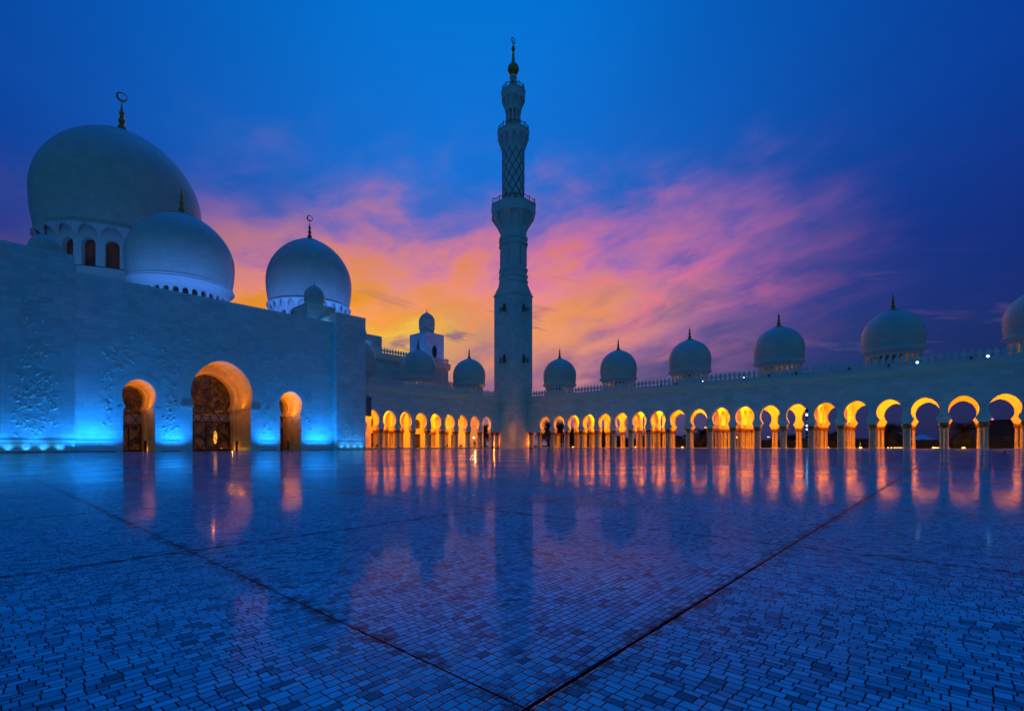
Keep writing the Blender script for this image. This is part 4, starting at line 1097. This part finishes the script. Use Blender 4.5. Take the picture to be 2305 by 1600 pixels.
for k, x in enumerate(UPX):
    lab = ('floor uplight washing the blue wall, %s' %
           ['beside the left pier', 'between the left pier and the left door arch', 'just left of the left door arch', 'midway between the left and main door arches',
            'just left of the main door arch', 'just right of the main door arch', 'midway between the main and right door arches', 'just right of the right door arch',
            'between the right door arch and the right pier', 'tucked against the right pier'][k])
    uplight(x, YF, False, 1900, lab)
PUX = [1.8, 3.4, 5.0, 6.6, 8.2, 48.7, 50.1, 51.5, 52.9]
for k, x in enumerate(PUX):
    lab = ['outermost', 'second', 'third', 'fourth', 'last'][k] + ' bright uplight from the photo edge under the left pier' if k < 5 else \
        ['first', 'second', 'third', 'last'][k - 5] + ' of four bright uplights counted rightwards under the right pier'
    uplight(x, YP, True, 150, lab)
    if k in (0, 2, 4, 5, 7): light('SPOT', 'pier_wash_lamp', (x + .8, YP - 1.7, .12), BLUE, 1100, hall, spot_size=R(100), spot_blend=1.0, shadow_soft_size=.05, aim=(x + .8, YP, 5.5))
# periwinkle floods on the big domes (lamps stand on the roof, behind the parapet)
DB = (0.04, 0.20, 1.0)
def ring_floods(cx, cy, Rr, z_, zaim, power, angs, size):
    for a_ in angs:
        t = R(a_); p = (cx + Rr * math.cos(t), cy + Rr * math.sin(t), z_)
        light('SPOT', 'dome_flood_lamp', p, DB, power, hall, spot_size=R(size), spot_blend=1.0, shadow_soft_size=.3, aim=(cx, cy, zaim))
ring_floods(28.1, 107, 16.5, 24.6, 36, 1500, (205, 230, 250, 270, 290, 315), 80)
ring_floods(74, 147, 20.5, 37.0, 52, 2600, (180, 205, 230, 255, 280, 305), 110)
ring_floods(25.8, 147, 26.0, 33.0, 58, 900, (215, 240, 265, 290), 80)
light('SPOT', 'tower_flood_lamp', (100.5, 104.5, 20.0), (.02, .17, 1), 3800, tow, spot_size=R(90), spot_blend=.8, shadow_soft_size=.3, aim=(99, 118, 29))
light('SPOT', 'tower_flood_lamp', (87.0, 118.5, 24.4), (.02, .17, 1), 2200, tow, spot_size=R(90), spot_blend=.8, shadow_soft_size=.3, aim=(98, 120, 30))
light('POINT', 'turret_flood_lamp', (66.2, 104.6, 25.5), (.12, .28, 1), 260, side, shadow_soft_size=.2)
light('POINT', 'turret_flood_lamp', (46.6, 88.5, 24.4), (.10, .4, 1), 60, hall, shadow_soft_size=.1)

# ================================================================== small things in the court
def zat(py, px, x, y):
    """world height seen at photo row py for a point above (x, y)"""
    d = FX * x + FY * y
    return EYE + (HZ - py) / F_PX * d
# slim dark posts standing in the three portals
for px, yy, lab in ((533.0, 88.2, 'slim dark post standing in the main door arch'), (327.2, 89.5, 'slim dark post standing in the left door arch'), (648.5, 87.6, 'slim dark post standing in the right door arch')):
    x_, y_ = at(px, y=yy); z_ = fz(x_, y_)
    t = thing('post', (x_, y_, z_), lab, 'post', 'dark posts in the door arches')
    mb = MB(); mb.lathe([(.26, z_), (.26, z_ + .05), (.2, z_ + .08)], 20, (x_, y_)); mb.build('base', M_black, t)
    mb = MB(); mb.box(x_ - .15, x_ + .15, y_ - .10, y_ + .10, z_ + .06, z_ + 1.62); mb.box(x_ - .17, x_ + .17, y_ - .12, y_ + .12, z_ + 1.62, z_ + 1.67); mb.build('panel', M_black, t)
# camera tripods left on the marble
def tripod(px, pyb, h, lab):
    d = 0
    for k in range(2000):
        d += .05; r = (px - CX) / F_PX; x_, y_ = d * (FX + FY * r), d * (FY - FX * r)
        if HZ + (EYE - fz(x_, y_)) / d * F_PX <= pyb: break
    z_ = fz(x_, y_); t = thing('tripod', (x_, y_, z_), lab, 'tripod')
    for k in range(3):
        a_ = TH + PI / 2 * .2 + 2 * PI * k / 3
        mb = MB(); mb.tube([(x_, y_, z_ + h * .72), (x_ + h * .25 * math.cos(a_), y_ + h * .25 * math.sin(a_), z_ + h * .4), (x_ + h * .52 * math.cos(a_), y_ + h * .52 * math.sin(a_), z_)], [h * .035, h * .03, h * .022], 6)
        mb.build('leg', M_black, t)
    mb = MB(); mb.tube([(x_, y_, z_ + h * .45), (x_, y_, z_ + h * .86)], h * .035, 8); mb.lathe([(h * .06, z_ + h * .68), (h * .07, z_ + h * .74), (h * .05, z_ + h * .78)], 12, (x_, y_)); mb.build('centre_column', M_black, t)
    mb = MB(); mb.box(x_ - h * .09, x_ + h * .09, y_ - h * .05, y_ + h * .05, z_ + h * .86, z_ + h)
    mb.tube([(x_, y_, z_ + h * .93), (x_ - h * .12, y_ + h * .12, z_ + h * .93)], h * .045, 10); mb.build('camera', M_black, t)
tripod(2261.5, 1031.5, .37, 'small dark camera tripod on the open floor before the right arcade')
tripod(444.0, 1016.5, .95, 'dark camera tripod standing before the main door arch')
# hanging loudspeaker column at the corner of hall and left arcade
x_, y_ = at(830.5, y=87.4); z0, z1 = zat(937, 830, x_, y_), zat(893.5, 830, x_, y_)
t = thing('loudspeaker', (x_, y_, z0), 'tall narrow dark loudspeaker column hanging at the right edge of the blue hall', 'loudspeaker')
mb = MB(); mb.box(x_ - .42, x_ + .42, y_ - .3, y_ + .3, z0, z1); mb.build('cabinet', mat_plain('grey_paint', (.10, .12, .14), .6), t)
mb = MB()
for k in range(22):
    zz_ = z0 + .1 + (z1 - z0 - .2) * k / 22; mb.box(x_ - .46, x_ - .42, y_ - .26, y_ + .26, zz_, zz_ + .07)
mb.build('grille', M_stone, t)
mb = MB(); mb.tube([(x_, y_, z1), (x_, y_, z1 + .4), (x_, YL + .2, z1 + .5)], .05, 6); mb.tube([(x_, y_, z0 + .5), (x_, YL + .2, z0 + .5)], .05, 6); mb.build('bracket', M_black, t)
# lamp mast between two arches
x_, y_ = at(1814.5, x=101.6); zb = fz(x_, y_)
t = thing('lamp_mast', (x_, y_, zb), 'black mast carrying round spotlights, three of them lit blue-white', 'light stand')
mb = MB(); mb.tube([(x_, y_, zb), (x_, y_, 7.5)], .05, 8)
for k in range(3): a_ = 2 * PI * k / 3; mb.tube([(x_, y_, zb + .9), (x_ + .6 * math.cos(a_), y_ + .6 * math.sin(a_), zb)], .03, 6)
mb.build('pole', M_black, t)
for py, lit, r_ in ((924, 0, .26), (933.5, 1, .24), (942, 0, .22), (958, 1, .17), (966, 1, .15), (975, 0, .26), (983.5, 0, .28)):
    zz_ = zat(py, 1814, x_, y_); ex_, ey_ = -.75, -.35
    mb = MB(); mb.tube([(x_ + .1, y_ + .05, zz_), (x_ - .15, y_ - .08, zz_), (x_ - .32, y_ - .16, zz_)], [r_ * .7, r_, r_], 14)
    hd = mb.build('spotlight', M_black, t, loc=(x_, y_, zz_))
    if lit:
        mb = MB(); mb.tube([(x_ - .325, y_ - .16, zz_), (x_ - .35, y_ - .175, zz_)], [r_ * .8, r_ * .7], 14); mb.build('lens', E_blue, hd)
# floodlights along the parapet of the right arcade
for px, lit, lab in ((1582.5, 1, 'small blue-white floodlight glowing on the parapet under the third dome from the minaret'), (1675, 1, 'faint lit floodlight on the parapet left of the fourth dome'),
                     (2064.5, 1, 'bright blue-white floodlight on the parapet at the right foot of the fifth dome'), (2223, 1, 'brightest blue-white floodlight on the parapet near the right edge'),
                     (1731, 0, 'unlit dark floodlight on the parapet under the left side of the fourth dome'), (1792, 0, 'unlit dark floodlight on the parapet under the right side of the fourth dome'),
                     (1911, 0, 'unlit dark floodlight on the parapet between the fourth and fifth domes'), (2000, 0, 'unlit dark floodlight on the parapet in front of the fifth dome'),
                     (2186, 0, 'unlit dark floodlight left of the brightest lit one'), (1489, 0, 'unlit dark floodlight between the second and third domes'), (1523, 0, 'unlit dark floodlight under the left side of the third dome')):
    x_, y_ = at(px, x=XR - .62); z_ = 13.86
    t = thing('floodlight', (x_, y_, z_), lab, 'floodlight', 'floodlights along the right parapet')
    mb = MB(); mb.tube([(x_, y_, 13.5), (x_, y_, z_)], .03, 6); mb.tube([(x_ + .16, y_, z_), (x_ - .02, y_, z_ + .02), (x_ - .2, y_ - .02, z_ + .05)], [.08, .16, .18], 12); mb.build('housing', M_black, t)
    if lit:
        big = px > 2000
        mb = MB(); mb.tube([(x_ - .2, y_ - .02, z_ + .05), (x_ - .23, y_ - .02, z_ + .055)], [.17 if big else .09] * 2, 12); mb.build('lens', E_blue, t)

# people sitting and standing in the left arcade, small and dark
def person(px, yplane, pose, lab, col=None):
    x_, y_ = at(px, y=yplane); z_ = ZS
    if pose == 'stand':
        J = {'pel': (0, 0, .95), 'chest': (0, 0, 1.3), 'neck': (0, 0, 1.48), 'head': (0, .02, 1.62), 'top': (0, .02, 1.72), 'sl': (-.19, 0, 1.40), 'el': (-.25, .02, 1.12), 'hl': (-.24, .08, .86),
             'sr': (.19, 0, 1.40), 'er': (.26, .02, 1.12), 'hr': (.20, .16, .95), 'kl': (-.10, .03, .50), 'fl': (-.11, 0, .06), 'tl': (-.12, .16, .03), 'kr': (.10, .03, .50), 'fr': (.12, 0, .06), 'tr': (.13, .16, .03)}
    else:
        J = {'pel': (0, 0, .14), 'chest': (0, .03, .50), 'neck': (0, .06, .68), 'head': (0, .10, .82), 'top': (0, .10, .92), 'sl': (-.18, .04, .60), 'el': (-.26, .18, .38), 'hl': (-.16, .40, .34),
             'sr': (.18, .04, .60), 'er': (.26, .18, .38), 'hr': (.14, .42, .32), 'kl': (-.20, .42, .40), 'fl': (-.12, .55, .06), 'tl': (-.12, .70, .03), 'kr': (.20, .40, .36), 'fr': (.16, .55, .06), 'tr': (.16, .70, .03)}
    RD = {'pel': .15, 'chest': .16, 'neck': .06, 'head': .10, 'top': .07, 'sl': .07, 'el': .045, 'hl': .035, 'sr': .07, 'er': .045, 'hr': .035, 'kl': .065, 'fl': .045, 'tl': .035, 'kr': .065, 'fr': .045, 'tr': .035}
    names = list(J); me = bpy.data.meshes.new('person')
    E_ = [('pel', 'chest'), ('chest', 'neck'), ('neck', 'head'), ('head', 'top'), ('chest', 'sl'), ('sl', 'el'), ('el', 'hl'), ('chest', 'sr'), ('sr', 'er'), ('er', 'hr'), ('pel', 'kl'), ('kl', 'fl'), ('fl', 'tl'), ('pel', 'kr'), ('kr', 'fr'), ('fr', 'tr')]
    me.from_pydata([J[k] for k in names], [(names.index(a_), names.index(b_)) for a_, b_ in E_], [])
    o = bpy.data.objects.new('person', me); COL.objects.link(o); o.location = (x_, y_, z_); o.rotation_euler = (0, 0, random.uniform(0, 6))
    sk = o.modifiers.new('s', 'SKIN')
    for k, nme in enumerate(names): me.skin_vertices[0].data[k].radius = (RD[nme], RD[nme])
    me.skin_vertices[0].data[0].use_root = True
    o.modifiers.new('u', 'SUBSURF').levels = 1
    me.materials.append(M_cloth)
    tag(o, lab, 'person'); return o
person(850, 88.0, 'sit', 'dark seated figure at the foot of the first column pair of the left arcade')
person(1007.5, 89.5, 'sit', 'dark figure sitting just left of the tall dark door in the left arcade')
person(1035, 90.0, 'sit', 'leftmost of two dark figures sitting under the seventh arch of the left arcade')
person(1039.5, 90.6, 'sit', 'second dark figure sitting under the seventh arch, close beside the leftmost one')
person(1048.5, 89.2, 'sit', 'lone dark figure sitting at the right side of the seventh arch')
person(1068.5, 89.5, 'stand', 'dark figure standing under the brightly lit eighth arch of the left arcade')
person(1093.0, 89.4, 'stand', 'dark figure standing beside the black palm silhouette under the ninth arch')
x_, y_ = at(1066.5, y=98.0)
t = thing('wall_lamp', (x_, y_, 3.1), 'bright yellow lamp shining under the eighth arch of the left arcade', 'lamp')
mb = MB(); mb.lathe([(.02, 2.95), (.22, 3.0), (.26, 3.15), (.2, 3.3), (.02, 3.35)], 14, (x_, y_)); mb.build('globe', mat_emit('yellow_lamp_glass', (1, .75, .35), 9), t)
mb = MB(); mb.tube([(x_, y_, ZS), (x_, y_, 2.95)], .05, 8); mb.lathe([(.3, ZS), (.3, ZS + .05), (.05, ZS + .1)], 14, (x_, y_)); mb.build('stand', M_black, t)
light('POINT', 'lamp', (x_ - .1, y_ - .7, 3.15), (1, .6, .15), 160, t, shadow_soft_size=.2)

# ================================================================== garden behind the right arcade
def frond_palm(seed, H, L, nf, up=.2):
    """crown radius L on a trunk of height H"""
    rnd = random.Random(seed); crown = MB(); tr = MB()
    tr.tube([(0, 0, 0), (.05, 0, H * .5), (0, .04, H)], [.30, .24, .20], 10)
    for k in range(int(H / .22)):                  # leaf-base scales
        z_ = .2 + k * .22
        for j in range(6):
            a_ = j * PI / 3 + k * .5
            tr.face([(.24 * math.cos(a_ - .25), .24 * math.sin(a_ - .25), z_), (.24 * math.cos(a_ + .25), .24 * math.sin(a_ + .25), z_), (.38 * math.cos(a_), .38 * math.sin(a_), z_ + .26)])
    for k in range(nf):
        a_ = rnd.uniform(0, 2 * PI); e_ = rnd.uniform(-.5, 1.35) + up * .5; l_ = L * rnd.uniform(.75, 1.05)
        pts = []; p = Vector((0, 0, H)); e = e_
        N = 9
        for j in range(N + 1):
            pts.append(p.copy()); p = p + Vector((math.cos(a_) * math.cos(e), math.sin(a_) * math.cos(e), math.sin(e))) * l_ / N; e -= rnd.uniform(.12, .22)
        side_ = Vector((-math.sin(a_), math.cos(a_), 0))
        crown.tube(pts, [.035 * (1 - j / (N + 2)) + .008 for j in range(N + 1)], 3)
        for j in range(1, N + 1):
            for q in (0, .5):
                b_ = pts[j - 1].lerp(pts[j], q); d_ = (pts[j] - pts[j - 1]).normalized(); ll = l_ * .24 * math.sin(PI * (j - .3 + q) / (N + 1.4)) + .12
                for s_ in (-1, 1):
                    tip = b_ + side_ * s_ * ll * .75 + d_ * ll * .7 + Vector((0, 0, -.22 * ll + rnd.uniform(-.05, .05)))
                    crown.face([b_, b_ + d_ * .09, tip])
    return tr.mesh('trunk', M_trunk), crown.mesh('crown', M_leaf, recalc=False)
PK = [frond_palm(1, 2.9, 3.1, 95), frond_palm(2, 2.2, 3.0, 110, .9), frond_palm(3, 3.4, 4.0, 120)]
def palm(px, xp, pytop, lab, kit, wide=1.0):
    x_, y_ = at(px, x=xp); ztop = zat(pytop, px, x_, y_)
    H0 = [2.9, 2.2, 3.4][kit] + [2.3, 2.6, 3.0][kit]; s_ = (ztop - .3) / H0
    t = thing('palm_tree', (x_, y_, .3), lab, 'palm tree', 'palms in the garden behind the arcade')
    for me, nm in zip(PK[kit], ('trunk', 'crown')):
        o = inst(nm, me, t, (x_, y_, .3), random.uniform(0, 6)); o.scale = (s_ * wide, s_ * wide, s_)
    return t
palm(1091, 120, 950, 'black palm silhouette seen through the ninth arch of the left arcade', 1, .7)
palm(1235, 124, 943, 'black palm silhouette filling the right of the first arch after the minaret', 1)
palm(1261, 121, 944, 'large black palm silhouette filling the second arch after the minaret', 1, 1.2)
palm(1286, 124, 957, 'black palm silhouette in the third arch after the minaret', 1)
palm(1325, 124, 952, 'thin black palm silhouette in the fourth arch after the minaret', 1, .8)
palm(1361, 124, 955, 'black palm silhouette in the fifth arch after the minaret', 1)
palm(1490, 126, 962, 'dark palm in the eighth arch after the minaret', 0)
palm(1581, 128, 957, 'broad dark palm in the arch with the clean crescent, tenth after the minaret', 0, 1.2)
palm(1876, 130, 966, 'dark palm between the fifteenth and sixteenth arches', 0, 1.1)
palm(2008, 128, 944, 'tall spreading dark palm right of a double column, fourth arch from the right edge', 2, 1.1)
palm(2172, 122, 940, 'largest spreading dark palm in the second arch from the right edge', 2, 1.25)
palm(1772, 150, 972, 'low distant palm beside the lamp mast', 0, 1.0)
def broad_tree(seed):
    rnd = random.Random(seed); tr = MB(); cr = MB()
    tr.tube([(0, 0, 0), (.05, .03, 1.3), (0, .05, 2.0)], [.2, .15, .12], 8)
    cl_ = []
    for k in range(7):
        a_ = rnd.uniform(0, 2 * PI); r_ = rnd.uniform(.5, 1.5); c_ = Vector((r_ * math.cos(a_), r_ * math.sin(a_), rnd.uniform(2.3, 3.7))); cl_.append((c_, rnd.uniform(.6, 1.05)))
        tr.tube([(0, .05, 1.9), tuple(c_ * .6 + Vector((0, 0, .9))), tuple(c_)], [.09, .05, .02], 5)
    for c_, r_ in cl_:
        for k in range(170):
            d_ = Vector((rnd.gauss(0, 1), rnd.gauss(0, 1), rnd.gauss(0, 1))).normalized() * r_ * rnd.uniform(.4, 1.1) ; d_.z *= .75
            p = c_ + d_; u_ = Vector((rnd.gauss(0, 1), rnd.gauss(0, 1), rnd.gauss(0, 1))).normalized(); v_ = u_.orthogonal().normalized(); s_ = rnd.uniform(.07, .16)
            cr.face([p - u_ * s_, p + v_ * s_ * .5, p + u_ * s_, p - v_ * s_ * .5])
    return tr.mesh('trunk', M_trunk), cr.mesh('crown', M_leaf, recalc=False)
BT = [broad_tree(11), broad_tree(12), broad_tree(13)]
TRL = [(1393, 975), (1408, 981), (1424, 985), (1446, 978), (1462, 984), (1522, 979), (1536, 975), (1548, 983), (1603, 985), (1630, 984), (1701, 984), (1738, 986), (1785, 976), (1797, 980), (1930, 984), (1943, 986), (1954, 984), (2049, 984)]
for k, (px, py) in enumerate(TRL):
    xx = 150 + 12 * (k % 3); x_, y_ = at(px, x=xx); h_ = zat(py, px, x_, y_) - .3
    t = thing('tree', (x_, y_, .3), 'small dark rounded tree far behind the right arcade, %s from the minaret' % ['first', 'second', 'third', 'fourth', 'fifth', 'sixth', 'seventh', 'eighth', 'ninth', 'tenth', 'eleventh', 'twelfth', 'thirteenth', 'fourteenth', 'fifteenth', 'sixteenth', 'seventeenth', 'last'][k], 'tree', 'small trees in the distant garden')
    for me, nm in zip(BT[k % 3], ('trunk', 'crown')):
        o = inst(nm, me, t, (x_, y_, .3), k * 1.3); o.scale = (h_ / 4.4 * 1.2, h_ / 4.4 * 1.2, h_ / 4.4)
# clipped hedges closing the view at ground level
def hedge(xp, ya, yb, h_, lab, seed):
    rnd = random.Random(seed); mb = MB(); mb.box(xp, xp + 1.2, ya, yb, .28, .3 + h_ * .86)
    for k in range(int((yb - ya) * 46)):
        p = Vector((xp + rnd.choice((-.02, rnd.uniform(0, 1.2))), rnd.uniform(ya, yb), .3 + (h_ * .86 + rnd.uniform(-.1, .24) if rnd.random() < .5 else rnd.uniform(0, h_ * .9))))
        u_ = Vector((rnd.gauss(0, 1), rnd.gauss(0, 1), rnd.gauss(0, 1))).normalized(); v_ = u_.orthogonal().normalized(); s_ = rnd.uniform(.08, .2)
        mb.face([p - u_ * s_, p + v_ * s_ * .6, p + u_ * s_, p - v_ * s_ * .6])
    o = mb.build('hedge', M_leaf, None, recalc=False, loc=(xp, (ya + yb) / 2, .3)); tag(o, lab, 'hedge', 'clipped hedges in the garden')
hedge(140, 46, 96, 2.6, 'long dark hedge behind the arches nearest the minaret', 21)
hedge(142, 16, 45, 2.2, 'long dark hedge behind the middle arches of the right arcade', 22)
hedge(138, -22, 15, 1.9, 'long dark hedge below the pale tent behind the rightmost arches', 23)
# pale tent
x0_, y0_ = at(2120, x=160); x1_, y1_ = at(2040, x=160)
zt0, zt1 = zat(990, 2080, x0_, (y0_ + y1_) / 2), zat(975.5, 2082, x0_, (y0_ + y1_) / 2)
t = thing('tent', (165, (y0_ + y1_) / 2, .3), 'pale blue pointed tent roof seen through the third arch from the right edge', 'tent')
mb = MB(); cy_ = (y0_ + y1_) / 2 + .5; hw_ = (y1_ - y0_) / 2 * 1.02; N = 9
def tp(i, j):
    a_ = -1 + 2 * i / N; b_ = -1 + 2 * j / N; r_ = max(abs(a_), abs(b_)); return (165 + b_ * 7, cy_ + a_ * hw_, zt0 + (zt1 - zt0) * (1 - r_) ** 1.35)
for i in range(N):
    for j in range(N): mb.face([tp(i, j), tp(i + 1, j), tp(i + 1, j + 1), tp(i, j + 1)])
mb.build('canopy', M_tent, t)
mb = MB(); mb.box(158.4, 158.5, cy_ - hw_ * .98, cy_ + hw_ * .98, .3, zt0); mb.build('side_wall', mat_plain('grey_canvas', (.10, .11, .12), .8), t)
for a_ in (-.97, .97):
    for b_ in (157.9, 172): 
        mb = MB(); mb.tube([(b_, cy_ + a_ * hw_, .3), (b_, cy_ + a_ * hw_, zt0)], .1, 6); mb.build('pole', M_black, t)
# dark building with a red roof beacon
xa, ya = at(2290, x=150); xb, yb = at(2206, x=150); zt_ = zat(947.5, 2250, 150, (ya + yb) / 2)
t = thing('far_building', (150, (ya + yb) / 2, .3), 'dark flat-roofed building seen through the rightmost arch', 'building')
mb = MB(); mb.box(150, 172, ya - 12, yb, .3, zt_); mb.box(149.8, 172, ya - 12, yb + .2, zt_, zt_ + .3); mb.build('wall', M_bldg, t)
for r_ in range(2):
    for c_ in range(5):
        yy_ = yb - 1.4 - c_ * 2.3; zz_ = 1.6 + r_ * 2.4
        mb = MB(); mb.box(149.93, 149.99, yy_ - 1.3, yy_, zz_, zz_ + 1.4); mb.build('window', M_void, t)
x_, y_ = at(2234, x=152)
mb = MB(); mb.tube([(152, y_, zt_), (152, y_, zt_ + .35)], .05, 6); o = mb.build('beacon', M_black, t); mb = MB(); mb.lathe([(.02, zt_ + .34), (.16, zt_ + .40), (.16, zt_ + .55), (.02, zt_ + .62)], 10, (152, y_)); mb.build('lens', E_red, o)
# street lamps beyond the garden
for px, py, side_, lab in ((1729.5, 983, -1, 'thin street lamp with one lit head behind the right arcade, near its middle'), (1588, 962, 1, 'thin street lamp showing beside the broad dark palm')):
    x_, y_ = at(px, x=185); z_ = zat(py, px, x_, y_)
    t = thing('street_lamp', (x_, y_, .3), lab, 'street lamp')
    yo = y_ + side_ * -1.2
    mb = MB(); mb.tube([(x_, yo, .3), (x_, yo, z_ - .3), (x_, yo - side_ * -.5, z_), (x_, y_, z_)], .06, 6); mb.build('pole', M_black, t)
    mb = MB(); mb.box(x_ - .3, x_ + .3, y_ - .3, y_ + .3, z_ - .12, z_ + .05); mb.build('head', E_warm, t)
# distant lit windows and lamps: small huts behind the garden
for px, py, w_, h_, E__, lab in ((1659.5, 984, 1.1, .6, 'g', 'small hut with one greenish lit window behind the eleventh arch'), (1935, 996.5, .35, 1.6, 'w', 'hut with a narrow lit window right of the sixteenth arch'), (1945.5, 996, .6, .9, 'w', 'hut with a small yellow window beside the narrow lit one'),
                                 (1729.5, 998, .5, .5, 'w', 'low hut with a pale lamp under the lit street lamp'), (1579, 993, .45, .45, 'w', 'low hut with a pale lamp under the broad dark palm')):
    x_, y_ = at(px, x=200); z_ = zat(py, px, x_, y_)
    t = thing('hut', (x_, y_, .3), lab, 'hut', 'dark huts beyond the garden')
    mb = MB(); mb.box(x_, x_ + 4, y_ - 2.5, y_ + 2.5, .3, z_ + 1.0); mb.box(x_ - .2, x_ + 4.2, y_ - 2.8, y_ + 2.8, z_ + 1.0, z_ + 1.2); mb.build('wall', M_bldg, t)
    mb = MB(); mb.box(x_ - .06, x_ - .01, y_ - w_ / 2, y_ + w_ / 2, z_ - h_ / 2, z_ + h_ / 2); mb.build('window', E_warm, t)
# glowing uplights in the paving behind the arcade
GU = [(1290, 1007.2), (1431, 1006), (1536, 1007), (1863, 1006), (1937, 1006.2), (1999, 1006.2), (2006.5, 1006.2), (2014, 1006.2), (2020.5, 1006), (2027, 1006), (2033, 1006), (2102, 1007), (2107, 1007), (2111, 1007), (2169, 1007)]
for k, (px, py) in enumerate(GU):
    far = k in (5, 6, 7, 8, 9, 10, 12, 13); x_, y_ = at(px, x=126 if far else 119.5); z_ = .34
    lab = ['glowing floor light at the foot of the third arch after the minaret', 'glowing floor light at the foot of the seventh arch', 'faint floor light behind the ninth arch', 'faint floor light behind the narrow column beside the lamp mast',
           'single glowing floor light right of the sixteenth arch', 'first of a row of six floor lights', 'second of a row of six floor lights', 'third of a row of six floor lights', 'fourth of a row of six floor lights', 'fifth of a row of six floor lights',
           'last of a row of six floor lights', 'large glowing floor light in front of the tent', 'first small floor light right of the large one before the tent', 'second small floor light right of the large one before the tent', 'glowing floor light below the largest palm'][k]
    t = thing('floor_light', (x_, y_, .3), lab, 'floor light', 'warm floor lights behind the right arcade')
    r_ = .16 if k in (5, 6, 7, 8, 9, 10, 12, 13) else .26
    mb = MB(); mb.lathe([(r_ * 1.2, .3), (r_ * 1.2, .40), (r_ * 1.05, .44)], 16, (x_, y_)); mb.build('housing', M_black, t)
    mb = MB(); mb.lathe([(r_, .44), (r_ * .8, .44 + r_ * .7), (.02, .44 + r_ * .95)], 16, (x_, y_)); mb.build('lens', E_warm, t)

# ================================================================== render settings
sc.render.engine = 'CYCLES'
sc.cycles.use_light_tree = True
sc.cycles.max_bounces = 6
sc.cycles.diffuse_bounces = 3
sc.cycles.glossy_bounces = 3
sc.cycles.sample_clamp_indirect = 6.0
sc.cycles.sample_clamp_direct = 0.0
